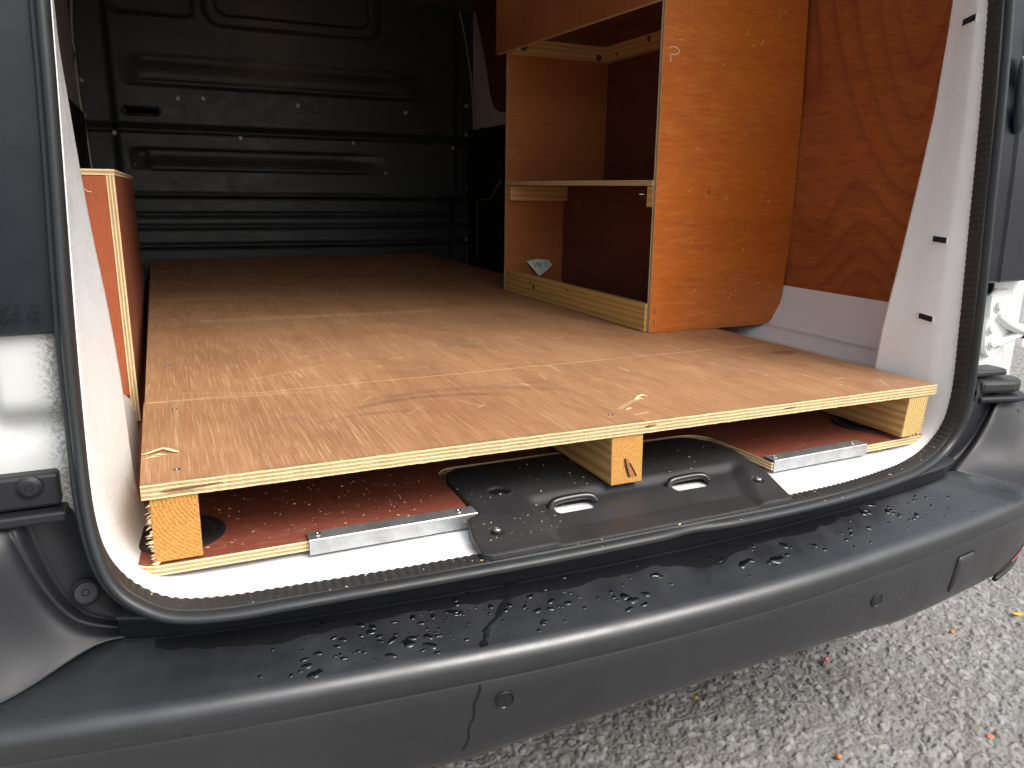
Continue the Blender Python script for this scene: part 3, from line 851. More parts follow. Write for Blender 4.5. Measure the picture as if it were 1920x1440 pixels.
TRIM_R = [
    [(1.2566,0.0000,0.5307),(1.3043,-0.0125,0.5365),(1.2839,-0.0310,0.5478),(1.2899,-0.0350,0.5464),(1.2948,-0.0370,0.5434),(1.3418,-0.0650,0.5346),(1.3930,-0.1000,0.5218),(1.4098,-0.1550,0.5078)],
    [(1.2941,0.0000,0.5499),(1.3626,0.0045,0.5577),(1.3427,-0.0130,0.5701),(1.3472,-0.0190,0.5644),(1.3540,-0.0220,0.5604),(1.3977,-0.0450,0.5438),(1.4520,-0.0750,0.5312),(1.4459,-0.1350,0.5238)],
    [(1.3341,-0.0000,0.5915),(1.3999,0.0125,0.5901),(1.3795,-0.0050,0.6018),(1.3843,-0.0130,0.5955),(1.3922,-0.0160,0.5934),(1.4398,-0.0300,0.5713),(1.4915,-0.0550,0.5582),(1.4740,-0.1150,0.5523)],
    [(1.3582,0.0000,0.6413),(1.4270,0.0175,0.6241),(1.4066,0.0000,0.6341),(1.4120,-0.0070,0.6252),(1.4198,-0.0090,0.6239),(1.4646,-0.0170,0.6088),(1.5202,-0.0350,0.5973),(1.5001,-0.0950,0.5923)],
    [(1.3607,0.0000,0.6958),(1.4465,0.0225,0.6591),(1.4283,0.0050,0.6652),(1.4370,0.0010,0.6552),(1.4492,0.0030,0.6545),(1.4977,-0.0010,0.6455),(1.5493,-0.0150,0.6356),(1.5259,-0.0750,0.6287)],
    [(1.4202,0.0400,0.6965),(1.4922,0.0525,0.6643),(1.4743,0.0350,0.6701),(1.4915,0.0350,0.6517),(1.5092,0.0400,0.6488),(1.5660,0.0400,0.6400),(1.6364,0.0350,0.6267),(1.6338,-0.0150,0.6161)],
]

TRIM_L = [[tuple(np.array(p) + np.array([.014 if k == 0 else 0, .007 if k in (2, 4) else 0, 0])) for k, p in enumerate(row)] for row in TRIM_L]
ctl = loft("corner_trim", TRIM_L, MAT['plastic'], van, sub=2, solid=0.003)
ctl["label"] = "black corner trim left of the doorway with two grooves"
ctr = loft("corner_trim", TRIM_R, MAT['plastic'], van, sub=2, solid=0.003)
ctr["label"] = "smooth black corner trim right of the doorway"
disc("screw_cap", (-0.0635, -0.0015, 0.588), (0.12, -1, 0.30), [(.0145, -.006), (.0145, .003), (.0125, .0052), (.0108, .0035), (.004, .0035), (.003, .0020)], MAT['plastic'], ctl, 24)
# bracket with its push stud above the left trim
br = box("trim_bracket", (-0.20, 0.000, 0.690), (-0.0745, 0.05, 0.7265), MAT['plastic'], van, bevel=0.004)
box("bracket_ledge", (-0.20, -0.012, 0.676), (-0.070, 0.05, 0.688), MAT['plastic'], br, bevel=0.003)
disc("push_stud", (-0.1005, 0.000, 0.7145), (0, -1, 0), [(.0125, 0), (.0120, .003), (.008, .0052), (.0040, .0055), (.0034, .0040)], MAT['plastic'], br, 20)

def body_corner(s, label):
    """white pillar skin beside the seal with its pressed pad; s = -1 left, +1 right"""
    hs = np.linspace(0.675, 0.955, 60); zs = np.linspace(0.42, 1.86, 150)
    H, Z = np.meshgrid(hs, zs)
    base = (0.016 if s < 0 else 0.055)
    Y = base + 0.10 * sstep(0.87, 0.965, H) + 0.02 * sstep(1.2, 1.9, Z)
    pad = sstep(0.775, 0.800, Z) * (1 - sstep(0.735, 0.752, H)) if s < 0 else sstep(0.9, 0.93, Z) * 0
    dip = np.exp(-((Z - 0.772) / 0.016) ** 2) * (1 - sstep(0.73, 0.76, H)) + np.exp(-((H - 0.752) / 0.010) ** 2) * sstep(0.77, 0.80, Z)
    if s < 0:
        Y = Y - 0.012 * pad + 0.010 * dip
    V = np.stack([(CX + s * H).ravel(), Y.ravel(), Z.ravel()], 1)
    idx = np.arange(H.size).reshape(H.shape)
    F = np.stack([idx[:-1, :-1].ravel(), idx[:-1, 1:].ravel(), idx[1:, 1:].ravel(), idx[1:, :-1].ravel()], 1)
    o = mesh_obj("rear_pillar", V, F, MAT['white_grime_l' if s < 0 else 'white'], van, smooth=True)
    fix_normals(o); o["label"] = label
    return o
body_corner(-1, "white left rear pillar with a pressed pad")
body_corner(1, "white right rear pillar behind the hinge")

def lamp(s):
    def X(h): return CX + s * h
    hs = [(.676, .030), (.676, .006), (.682, .000), (.738, -.002), (.744, -.006), (.752, -.002), (.88, .012), (.945, .05), (.955, .10), (.85, .10), (.80, .055), (.676, .050)] if s > 0 else \
         [(.677, .030), (.677, .002), (.682, -.006), (.78, -.012), (.88, .004), (.945, .05), (.955, .10), (.85, .10), (.80, .055), (.677, .050)]
    rows = []
    zz = [0.872, 0.875, 0.95, 1.05, 1.15, 1.25, 1.4, 1.6, 1.75, 1.84]
    for z in zz:
        sh = float(np.interp(z, [.87, .98, 1.1, 1.2, 1.4, 1.6, 1.75, 1.84], [-.003, -.007, -.012, -.016, -.026, -.041, -.066, -.11]))
        yy = float(np.interp(z, [.87, 1.1, 1.2, 1.4, 1.6, 1.84], [0, .004, .009, .022, .042, .08]))
        k = 0.004 if z == 0.872 else 0.0
        rows.append([(X(h + sh * (1 - (h - .684) / .28) + (k if h < .8 else 0)), y + yy + k, z) for h, y in hs])
    o = loft("tail_lamp_housing", rows, MAT['lamp'], van, closed_u=True, smooth=False)
    bm = bmesh.new(); bm.from_mesh(o.data); bm.verts.ensure_lookup_table()
    bm.faces.new([bm.verts[i] for i in range(len(hs))]); bm.faces.new([bm.verts[len(zz) * len(hs) - 1 - i] for i in range(len(hs))])
    bmesh.ops.recalc_face_normals(bm, faces=bm.faces); bm.to_mesh(o.data); bm.free()
    return o
lampl = lamp(-1); lampr = lamp(1)
lampl["label"] = "dark lamp housing beside the left seal"; lampr["label"] = "navy lamp housing beside the right seal"
# moulded recycling marks low on the left housing (ring and short raised strokes)
my = -0.0125
def stroke(p, q, r=0.00045):
    return [Vector((p[0], my, p[1])), Vector((q[0], my, q[1]))], r
marks_v = []; marks_f = []
def add_bar(p, q, w=0.0008):
    dx, dz = q[0] - p[0], q[1] - p[1]; l = math.hypot(dx, dz) or 1e-6
    ux, uz = -dz / l * w / 2, dx / l * w / 2
    k = len(marks_v)
    for (a, b_) in (p, q):
        marks_v.extend([(a + ux, my + .0012, b_ + uz), (a - ux, my + .0012, b_ - uz), (a + ux * .6, my - .0006, b_ + uz * .6), (a - ux * .6, my - .0006, b_ - uz * .6)])
    for f in ((0, 1, 3, 2), (4, 6, 7, 5), (0, 2, 6, 4), (1, 5, 7, 3), (2, 3, 7, 6)):
        marks_f.append(tuple(k + i for i in f))
for (cx_, cz_) in ((-0.1015, 0.8985), (-0.1010, 0.8865)):
    for k in range(10):
        a, b_ = math.radians(36 * k), math.radians(36 * k + 30)
        add_bar((cx_ + .0034 * math.cos(a), cz_ + .0034 * math.sin(a)), (cx_ + .0034 * math.cos(b_), cz_ + .0034 * math.sin(b_)))
random.seed(11)
for col in range(6):
    for row in range(3):
        if random.random() < 0.2: continue
        bx = -0.0955 + col * 0.0042 + (0.004 if col > 2 else 0); bz = 0.9005 - row * 0.0065
        for k in range(3):
            a = random.uniform(0, math.pi)
            o_ = (bx + random.uniform(-.0007, .0007), bz + random.uniform(-.0015, .0015))
            add_bar((o_[0] - .0012 * math.cos(a), o_[1] - .0012 * math.sin(a)), (o_[0] + .0012 * math.cos(a), o_[1] + .0012 * math.sin(a)), .0006)
add_bar((-0.1045, 0.8926), (-0.0955, 0.8926), 0.0006)
mesh_obj("moulded_mark", marks_v, marks_f, MAT['lamp'], lampl)
# clip hole and moulded blister on the right housing
disc("clip_hole", (1.405, -0.018, 1.272), (0, -1, 0), [(.011, 0), (.011, .004), (.008, .004), (.007, .0015), (.002, .001)], MAT['plastic'], lampr, 18)
box("clip_bracket", (1.390, -0.0205, 1.286), (1.45, -0.010, 1.292), MAT['white'], lampr, bevel=.001)
pts = []
rows = []
for k, (sc, off) in enumerate(((1.0, 0.0), (0.93, .004), (0.75, .0065), (0.3, .008))):
    r = []
    for i in range(28):
        t = 2 * math.pi * i / 28
        cx_, cz_ = 1.343, 1.178
        ex = .014 * np.sign(math.cos(t)) * abs(math.cos(t)) ** 0.7; ez = .060 * np.sign(math.sin(t)) * abs(math.sin(t)) ** 0.7
        r.append((cx_ + ex * sc - 0.10 * (cz_ + ez * sc - 1.178), -.0005 - off, cz_ + ez * sc))
    rows.append(r)
loft("moulded_blister", rows, MAT['lamp'], lampr, closed_u=True)

# right hinge: cast bracket, three bolts, black pin
HP = [(1.420, .845), (1.437, .853), (1.466, .853), (1.480, .838), (1.490, .815), (1.505, .795), (1.512, .785), (1.510, .765), (1.500, .756), (1.488, .748), (1.455, .728), (1.440, .724), (1.430, .733), (1.424, .748), (1.417, .775), (1.424, .800)]
def ring(k, y, dx=0.0):
    cx_ = sum(p[0] for p in HP) / len(HP); cz_ = sum(p[1] for p in HP) / len(HP)
    return [(cx_ + (x - cx_) * k + dx, y, cz_ + (z - cz_) * k) for x, z in HP]
hg = loft("door_hinge", [ring(1.0, .056), ring(1.0, .046), ring(.955, .0435), ring(.6, .0425), ring(.3, .041), ring(.02, .0405)], MAT['white'], van, closed_u=True, smooth=False)
hg["label"] = "white bolted hinge bracket"
tube("hinge_rib", catmull([(1.446, .044, .805), (1.468, .037, .790), (1.492, .030, .779), (1.515, .026, .773)], 4), .012, MAT['white'], hg, 12, flat=0.8)
tube("hinge_rib", catmull([(1.452, .044, .748), (1.474, .039, .757), (1.500, .032, .768)], 4), .010, MAT['white'], hg, 12, flat=0.7)
for x, z in ((1.443, .821), (1.431, .780), (1.441, .752)):
    disc("hinge_bolt", (x, .0435, z), (-.1, -1, .1), [(.0125, 0), (.0125, .0022), (.0088, .0022), (.0085, .0075), (.0070, .0090)], MAT['white'], hg, 6 if False else 12)
tube("hinge_pin", [(1.505, .030, .772), (1.56, .020, .770), (1.62, .03, .770)], .013, MAT['gloss_black'], hg, 12)
disc("drain_grommet", (1.405, .050, .858), (0, -1, 0), [(.015, 0), (.015, .010), (.011, .010), (.009, .004), (.002, .004)], MAT['plastic'], van, 18)
# rubber door buffer on its shelf
def slab(name, poly, z0, z1, mat, parent, bev):
    return prism(name, poly, 2, z0, z1, mat, parent, bev)
sh = slab("buffer_shelf", [(1.375, .06), (1.375, .000), (1.45, -.020), (1.475, -.018), (1.497, .005), (1.500, .03), (1.497, .06)], .652, .664, MAT['plastic'], van, .004)
slab("door_buffer", [(1.380, .055), (1.380, .005), (1.445, -.012), (1.470, -.008), (1.486, .010), (1.484, .055)], .668, .692, MAT['rubber'], sh, .007)
slab("buffer_wedge", [(1.380, .06), (1.380, .02), (1.455, .012), (1.462, .03), (1.462, .06)], .696, .708, MAT['rubber'], sh, .004)

# open doors, folded back along the sides
for s, lab in ((1, "white right rear door folded back along the van side"), (-1, "white left rear door folded back along the van side")):
    xa, xb = (CX + s * 1.005, CX + s * 1.075)
    d = box("rear_door", (min(xa, xb), 0.10, 0.715), (max(xa, xb), 0.86, 1.85), MAT['white'], van, bevel=0.010)
    d["label"] = lab
    xi = CX + s * 1.0775
    box("door_pad", (min(xi, xi + s * .006), 0.18, 0.80), (max(xi, xi + s * .006), 0.78, 1.25), MAT['plastic'], d, bevel=0.003)

# little black slots with bright lips in the right pillar
rp = [q for q in both_f if q[0] > CX and q[2] > .64]
def pillar(z, y):
    zs = np.array([0.5 * (q[2] + q[5]) for q in rp]); i = int(np.argmin(np.abs(zs - z)))
    o, n_ = rp[i][:3], rp[i][3:]
    t = (y - o[1]) / (n_[1] - o[1])
    x = o[0] + (n_[0] - o[0]) * t
    bulge = -0.007 * (1 - sstep(.3, 1.0, np.array(t))) - .0002
    return float(x + bulge)
for z, ya, yb, tl in ((1.293, .066, .040, .002), (.944, .062, .038, -.001), (.808, .066, .042, -.002)):
    for nm, g, off, mt in (("slot_lip", .0016, .0014, 'white'), ("pillar_slot", 0.0, .0021, 'void')):
        v = []
        for y, dz in ((ya + g, -tl), (yb - g, tl)):
            for zz in (z - .0048 - g, z + .0048 + g):
                v.append((pillar(zz, y) - off, y, zz + dz))
        v += [(a + .004, b_, c) for a, b_, c in v]
        o = mesh_obj(nm, v, [(0, 1, 3, 2), (4, 6, 7, 5), (0, 4, 5, 1), (1, 5, 7, 3), (3, 7, 6, 2), (2, 6, 4, 0)], MAT[mt], frame)
        fix_normals(o)

# ---------------------------------------------------------------- moulded sill cover with two striker loops
def build_cover():
    ny, nx = 112, 230
    ys = np.linspace(-0.104, 0.158, ny)
    xl = np.interp(ys, [-.104, -.096, -.06, -.02, -.0095, .12, .142, .158], [.372, .362, .363, .372, .3925, .394, .400, .425])
    xr = np.interp(ys, [-.104, -.097, .0, .07, .12, .145, .158], [.836, .842, .862, .876, .868, .850, .826])
    U = np.linspace(0, 1, nx)[None, :]
    X = xl[:, None] + (xr - xl)[:, None] * U
    Y = np.repeat(ys[:, None], nx, 1)
    # recessed bay open to the seal
    left = 0.476 + 0.10 * (Y - .015) * 0.6; right = 0.838 + 0.5 * (Y - .015)
    bay = sstep(-.014, .010, X - left) * sstep(-.012, .022, right - X) * sstep(-.008, .014, 0.016 + .01 * (X - .5) - Y)
    Z = 0.6075 - 0.0105 * bay
    Z = np.maximum(Z - 0.0125 * sstep(.0, .095, -(Y + .012)), .5905)
    for (px_, py_, r) in ((.4455, .050, .017),):
        d = np.hypot(X - px_, Y - py_)
        Z += -0.004 * (1 - sstep(r - .004, r, d)) + .0012 * np.exp(-((d - r) / .003) ** 2)
    for (px_, py_) in ((.396, -.058), (.824, -.046), (.845, .095)):
        d = np.hypot(X - px_, Y - py_)
        Z += -0.003 * (1 - sstep(.006, .010, d))
    edge = np.minimum(np.minimum(U * 0 + (X - xl[:, None]), xr[:, None] - X), np.minimum(Y - ys[0], ys[-1] - Y))
    Z -= 0.0016 * (1 - np.clip(edge / .003, 0, 1)) ** 2
    hole = np.zeros_like(X, bool)
    def rr(cx, cy, hx, hy, r, sl):
        a = np.abs(X - cx) - hx + r; b_ = np.abs(Y - cy - sl * (X - cx)) - hy + r
        return np.sqrt(np.maximum(a, 0) ** 2 + np.maximum(b_, 0) ** 2) + np.minimum(np.maximum(a, b_), 0) - r
    for cx, cy in ((.529, -.016), (.7255, -.012)):
        hole |= rr(cx, cy, .032, .0135, .010, .03) < 0
    cell = hole[:-1, :-1] & hole[1:, :-1] & hole[:-1, 1:] & hole[1:, 1:]
    V = [tuple(p) for p in np.stack([X.ravel(), Y.ravel(), Z.ravel()], 1)]
    idx = np.arange(nx * ny).reshape(ny, nx)
    F = [tuple(f) for f in np.stack([idx[:-1, :-1], idx[:-1, 1:], idx[1:, 1:], idx[1:, :-1]], -1)[~cell]]
    border = list(idx[0, :]) + list(idx[1:, -1]) + list(idx[-1, -2::-1]) + list(idx[-2:0:-1, 0])
    k = len(V)
    nb = len(border)
    for i in border:
        V.append(V[i])
    for i in border:
        V.append((V[i][0], V[i][1], 0.588))
    for i in range(nb):
        j = (i + 1) % nb
        F.append((k + i, k + nb + i, k + nb + j, k + j))
    o = mesh_obj("sill_cover", V, F, MAT['cover'], van, smooth=True)
    return o
cover = build_cover()
cover["label"] = "black moulded sill cover with a recessed bay"
for cx, cy in ((.529, -.016), (.7255, -.012)):
    tube("striker_loop", catmull([(cx - .033, cy + .006, .590), (cx - .030, cy + .009, .600), (cx - .022, cy + .010, .6045), (cx, cy + .010, .6060), (cx + .022, cy + .009, .6060), (cx + .033, cy + .006, .6035), (cx + .037, cy + .003, .597)], 4), .0052, MAT['gloss_black'], cover, 12)
    box("striker_plate", (cx - .034, cy - .016, .5905), (cx + .034, cy + .016, .5925), MAT['white'], cover)
for (x, y, z) in ((.396, -.058, .6040), (.824, -.046, .6045), (.845, .095, .605)):
    disc("cover_screw", (x, y, z), (0, 0, 1), [(.0058, -.001), (.0058, .0012), (.0046, .0022), (.0020, .0022), (.0016, .0008)], MAT['steel'] if y < 0 else MAT['plastic'], cover, 14)
disc("drain_plug", (.4455, .050, .6036), (0, 0, 1), [(.0135, 0), (.0130, .0022), (.0100, .0010), (.0060, .0006), (.0050, .0022), (.0010, .0024)], MAT['gloss_black'], cover, 20)

# ================================================================== PLYWOOD LINER ON THE VAN FLOOR
liner = thing("floor_liner", "thin dark red plywood liner on the van floor under the raised deck", "floor liner", (0.62, 1.4, 0.59))
def arc(cx, cy, r, a0, a1, n_=6):
    return [(cx + r * math.cos(math.radians(a0 + (a1 - a0) * i / n_)), cy + r * math.sin(math.radians(a0 + (a1 - a0) * i / n_))) for i in range(n_ + 1)]
LZ0, LZ1 = 0.5915, 0.6040
outline = arc(.012, .030, .030, 180, 270) + [(.2, -.001), (.386, -.001)] + [(.388, .05)] + arc(.420, .143, .030, 180, 90)[0:] + [(.6, .174), (.80, .173)] + arc(.842, .125, .047, 90, 20) + [(.8945, .060), (.8950, .002), (1.0, .005), (1.20, .012)] + arc(1.262, .043, .028, 270, 360) + [(1.291, .3), (1.291, 2.85), (-.018, 2.85)]
MAT['edge_liner'] = ply_edge("liner_edge", 2, LZ0, LZ1 - LZ0, 5, 0, 0.3)
prism("liner_sheet", outline, 2, LZ0, LZ1, [MAT['phenolic'], MAT['edge_liner']], liner)
for xa, xb in ((.1745, .3905), (.8985, 1.1070)):
    y = -.003 if xa < .5 else .0055
    sl = 0.0 if xa < .5 else 0.006 / 0.2
    def Q(x, yy, z): return (x, yy + sl * (x - xa), z)
    pr = [(-.0035, .5885), (-.0055, .5885), (-.0055, .6068), (-.0045, .6078), (.0185, .6078), (.0185, .6058), (-.0035, .6058)]
    v = [Q(xa, y + a, b_) for a, b_ in pr] + [Q(xb, y + a, b_) for a, b_ in pr]
    n_ = len(pr)
    f = [tuple(range(n_)), tuple(range(2 * n_ - 1, n_ - 1, -1))] + [(i, n_ + i, n_ + (i + 1) % n_, (i + 1) % n_) for i in range(n_)]
    st = mesh_obj("edge_strip", v, f, MAT['metal'], liner); fix_normals(st)
    st["label"] = "left galvanised edging strip" if xa < .5 else "right galvanised edging strip"
    for xx in (xa + .012, xb - .022):
        disc("strip_screw", Q(xx, y + .0075, .6078), (0, 0, 1), [(.0042, 0), (.0038, .0012), (.0018, .0016), (.0012, .0008)], MAT['steel'], st, 12)
for cx, cy in ((.034, .078), (1.205, .105)):
    rows = []
    for (rx, ry, z) in ((.053, .053, .6042), (.053, .053, .6062), (.050, .050, .6075), (.041, .041, .6075), (.038, .038, .6050), (.030, .030, .6044), (.016, .016, .6048), (.002, .002, .6050)):
        rows.append([(cx + rx * math.cos(2 * math.pi * i / 40), cy + ry * math.sin(2 * math.pi * i / 40), z) for i in range(40)])
    cup = loft("lashing_cup", rows, MAT['plastic'], liner, closed_u=True, smooth=False)
    tube("lashing_ring", [(cx + .022 * math.cos(t), cy + .022 * math.sin(t), .6085) for t in np.linspace(0, 2 * math.pi, 25)], .0032, MAT['gloss_black'], cup, 8)

# ================================================================== RAISED DECK
deck = thing("raised_deck", "raised worn brown plywood deck on timber bearers filling the van floor", "plywood deck", (0.62, 1.4, 0.605))
DZ0, DZ1 = 0.6835, 0.7005
MAT['edge_deck'] = ply_edge("deck_edge", 2, DZ0, DZ1 - DZ0, 7, 0, 0.35)
def deck_sheet(name, y_of, yb_of, x0, x1, nx, ny, seed, ragged=0.0010):
    us = np.linspace(0, 1, nx); vs = np.linspace(0, 1, ny)
    Xg = np.repeat((x0 + (x1 - x0) * us)[None, :], ny, 0)
    ya = np.array([y_of(x) for x in Xg[0]]); yb = np.array([yb_of(x) for x in Xg[0]])
    rag = ragged * (value_noise(Xg[0], Xg[0] * 0, .011, seed) - .5) + ragged * .8 * (value_noise(Xg[0], Xg[0] * 0, .003, seed + 1) - .5)
    Yg = (ya + rag)[None, :] * (1 - vs[:, None]) + yb[None, :] * vs[:, None]
    top = np.stack([Xg.ravel(), Yg.ravel(), np.full(Xg.size, DZ1)], 1)
    V = list(map(tuple, top)); idx = np.arange(nx * ny).reshape(ny, nx)
    F = [tuple(f) for f in np.stack([idx[:-1, :-1].ravel(), idx[:-1, 1:].ravel(), idx[1:, 1:].ravel(), idx[1:, :-1].ravel()], 1)]
    fm = [0] * len(F)
    border = list(idx[0, :]) + list(idx[1:, -1]) + list(idx[-1, -2::-1]) + list(idx[-2:0:-1, 0])
    k = len(V)
    for n_, i in enumerate(border):
        jag = 0.0
        if i < nx:
            jag = 0.0012 * max(0, value_noise(np.array(V[i][0]), np.array(0.), .004, 31) - .62)
        V.append((V[i][0], V[i][1], DZ0 - jag))
    for i in range(len(border)):
        j = (i + 1) % len(border)
        F.append((border[j], border[i], k + i, k + j)); fm.append(1)
    F.append(tuple(range(k, k + len(border)))); fm.append(0)
    o = mesh_obj(name, V, F, [MAT['deck'], MAT['edge_deck']], deck, fm)
    fix_normals(o)
    # wear: scrapes, scuffs and stains as they lie on the boards
    X, Y = np.array([v[0] for v in V]), np.array([v[1] for v in V])
    R = np.zeros(len(V)); G = np.zeros(len(V)); Bc = np.zeros(len(V))
    r_ = np.random.default_rng(seed)
    def band(y0, half, xa, xb, k):
        fade = sstep(xa, xa + .08, X) * (1 - sstep(xb - .1, xb, X))
        return k * np.exp(-((Y - y0 + .03 * (X - .3)) / half) ** 2) * fade * (0.25 + 0.75 * (value_noise(X, Y, .006, seed) > .48))
    def line(p, q, w, k):
        p = np.array(p); q = np.array(q); d = q - p; L = np.hypot(*d)
        t = np.clip(((X - p[0]) * d[0] + (Y - p[1]) * d[1]) / (L * L), 0, 1)
        dist = np.hypot(X - p[0] - t * d[0], Y - p[1] - t * d[1])
        return k * np.clip(1.4 - dist / w, 0, 1)
    R = np.maximum(R, band(1.485, .014, 0.0, .40, .5)); R = np.maximum(R, band(1.08, .020, .07, .75, .42)); R = np.maximum(R, band(1.42, .012, .3, .8, .3))
    R = np.maximum(R, line((.0, .355), (.20, .340), .0030, .35)); R = np.maximum(R, line((.05, .40), (.33, .30), .003, .15))
    R = np.maximum(R, line((.65, .07), (.70, .105), .004, .35)); R = np.maximum(R, line((.04, .13), (.045, .36), .003, .2))
    R = np.maximum(R, line((.35, .16), (.38, .19), .003, .25)); R = np.maximum(R, line((.16, .45), (.30, .52), .003, .25))
    for _ in range(70):
        x_, y_ = r_.uniform(.02, 1.2), r_.uniform(.02, 1.6); a = r_.uniform(0, math.pi); l = r_.uniform(.008, .05)
        R = np.maximum(R, line((x_, y_), (x_ + l * math.cos(a), y_ + l * math.sin(a)), .0022, r_.uniform(.25, .7)))
    # curved dark tyre-like scuff near the front middle
    for (cx, cy, rad, a0, a1, w, k) in ((.40, -.02, .26, 55, 125, .010, .6), (.43, -.03, .30, 45, 118, .012, .45), (.30, .02, .16, 60, 130, .006, .5), (.55, .05, .22, 60, 110, .008, .3)):
        ang = np.degrees(np.arctan2(Y - cy, X - cx)); dd = np.abs(np.hypot(X - cx, Y - cy) - rad)
        G = np.maximum(G, k * np.clip(1.3 - dd / w, 0, 1) * sstep(a0, a0 + 15, ang) * (1 - sstep(a1 - 15, a1, ang)) * (.35 + .65 * value_noise(X, Y, .012, 44)))
    for (x_, y_, s_, k) in ((.60, .62, .06, .28), (.46, .42, .05, .25), (.98, .20, .09, .22), (1.1, .28, .08, .25), (.75, .30, .10, .16), (.2, .16, .08, .15), (1.18, .06, .05, .3)):
        G = np.maximum(G, k * np.exp(-(((X - x_) / s_) ** 2 + ((Y - y_) / (s_ * 1.4)) ** 2)) * value_noise(X, Y, .02, 9) * 1.4)
    G = np.maximum(G, .35 * np.exp(-(Y / .006) ** 2) * (value_noise(X, Y, .03, 17) > .55))
    for (x_, y_, s_, k) in ((.80, 1.18, .035, .6), (.86, .92, .03, .4), (.03, 1.02, .02, .3), (.42, .18, .10, .25), (1.13, .50, .04, .3)):
        Bc = np.maximum(Bc, k * np.exp(-(((X - x_) / s_) ** 2 + ((Y - y_) / (s_ * 1.3)) ** 2)))
    gouge = ((np.abs(X - 1.188 - .3 * (Y - .305)) < .042) & (np.abs(Y - .305) < .020 * (1 - np.abs(X - 1.188) / .06)))
    Bc = np.maximum(Bc, .85 * gouge * (value_noise(X, Y, .012, 3) > .25))
    me = o.data
    at = me.color_attributes.new("wear", 'FLOAT_COLOR', 'POINT')
    c = np.ones((len(V), 4), np.float32); c[:, 0], c[:, 1], c[:, 2] = R, G, Bc
    at.data.foreach_set("color", c.ravel())
    return o
seam = lambda x: 0.354 + 0.028 * x
s1 = deck_sheet("plywood_sheet", lambda x: -0.001, lambda x: seam(x) - .0006, 0.0, 1.250, 420, 130, 3)
s1["label"] = "front plywood strip of the deck with a chipped edge"
s2 = deck_sheet("plywood_sheet", lambda x: seam(x) + .0006, lambda x: 2.83, 0.0015, 1.246, 330, 560, 7, .0003)
s2["label"] = "long rear plywood sheet of the deck"
# delaminated void in the front edge
vd = tube("edge_void", catmull([(.018, -.0012, .6905), (.030, -.0018, .6915), (.060, -.0018, .6925), (.085, -.0016, .6935)], 5), .0012, MAT['knot'], s1, 8, radii=list(np.r_[np.linspace(.0003, .0016, 8), np.linspace(.0016, .0003, 8)]))
tube("edge_void", [(.648, -.0016, .6935), (.655, -.0020, .6938), (.668, -.0016, .6942)], .0012, MAT['knot'], s1, 6, radii=[.0004, .0012, .0004])
tube("edge_void", [(.905, -.0016, .693), (.915, -.0020, .6932), (.930, -.0016, .694)], .001, MAT['knot'], s1, 6, radii=[.0004, .0010, .0004])

def bearer(x0, x1, z0, skew, name_label, g1, g2, cen):
    me_ = end_grain("bearer_end_grain", g1, g2, cen, 0.14 if x0 < 1.0 else 0.30)
    z1 = DZ0 - .0006
    y0 = 0.002
    v = []
    for (y, d) in ((y0, 0), (2.75, 0)):
        for (x, z) in ((x0 + skew, z0), (x1 + skew, z0 + (0.004 if skew < 0 else 0)), (x1, z1), (x0, z1)):
            v.append((x, y, z))
    f = [(0, 1, 2, 3), (7, 6, 5, 4), (0, 4, 5, 1), (1, 5, 6, 2), (2, 6, 7, 3), (3, 7, 4, 0)]
    o = mesh_obj("timber_bearer", v, f, [MAT['pine_y'], me_], deck, [1, 1, 0, 0, 0, 0])
    fix_normals(o)
    md = o.modifiers.new("bevel", 'BEVEL'); md.width = .0012; md.segments = 2
    o["label"] = name_label
    return o
b1 = bearer(.0075, .0570, .6062, .000, "left rough-sawn bearer with frayed corner", (0.36, 0.15, 0.028), (0.60, 0.30, 0.070), (.09, .69))
b2 = bearer(.5965, .6487, .6095, .002, "middle bearer with a dark split knot", (0.40, 0.18, 0.035), (0.60, 0.31, 0.080), (.56, .60))
b3 = bearer(1.190, 1.2370, .6110, -.008, "right bearer with curved growth rings", (0.38, 0.23, 0.07), (0.66, 0.47, 0.19), (1.255, .690))
# knot split on the middle bearer
v = [(.626, .0008, .622), (.634, .0008, .6195), (.640, .0008, .6205), (.632, .0008, .637), (.624, .0008, .648), (.6195, .0008, .649), (.619, .0008, .640)]
v2 = [(a, .0045, c) for a, b_, c in v]
n_ = len(v)
kn = mesh_obj("knot", v + v2, [tuple(range(n_))] + [(i, n_ + i, n_ + (i + 1) % n_, (i + 1) % n_) for i in range(n_)], MAT['knot_red'], b2)
fix_normals(kn)
tube("knot_crack", [(.6195, .0005, .648), (.622, .0002, .636), (.628, .0005, .6195)], .0010, MAT['void'], b2, 6)
tube("knot_crack", [(.628, .0005, .640), (.634, .0002, .630), (.640, .0005, .6195)], .0008, MAT['void'], b2, 6)

# frayed fibres: left edge of the left bearer, bottom of the right one, and the torn veneer
def sliver(vs, fs, p, d, l, w):
    p = Vector(p); d = Vector(d).normalized()
    a = d.orthogonal().normalized(); b_ = d.cross(a)
    k = len(vs)
    for t in range(3):
        ang = 2 * math.pi * t / 3
        vs.append(tuple(p + a * w * math.cos(ang) + b_ * w * math.sin(ang)))
    bend = Vector((0, random.uniform(-.2, .0), random.uniform(-.3, .3)))
    mid = p + (d * .55 + bend * .12) * l
    for t in range(3):
        ang = 2 * math.pi * t / 3
        vs.append(tuple(mid + a * w * .7 * math.cos(ang) + b_ * w * .7 * math.sin(ang)))
    vs.append(tuple(p + (d + bend * .35).normalized() * l))
    for t in range(3):
        u = (t + 1) % 3
        fs.append((k + t, k + u, k + 3 + u, k + 3 + t)); fs.append((k + 3 + t, k + 3 + u, k + 6))
random.seed(7)
vs, fs = [], []
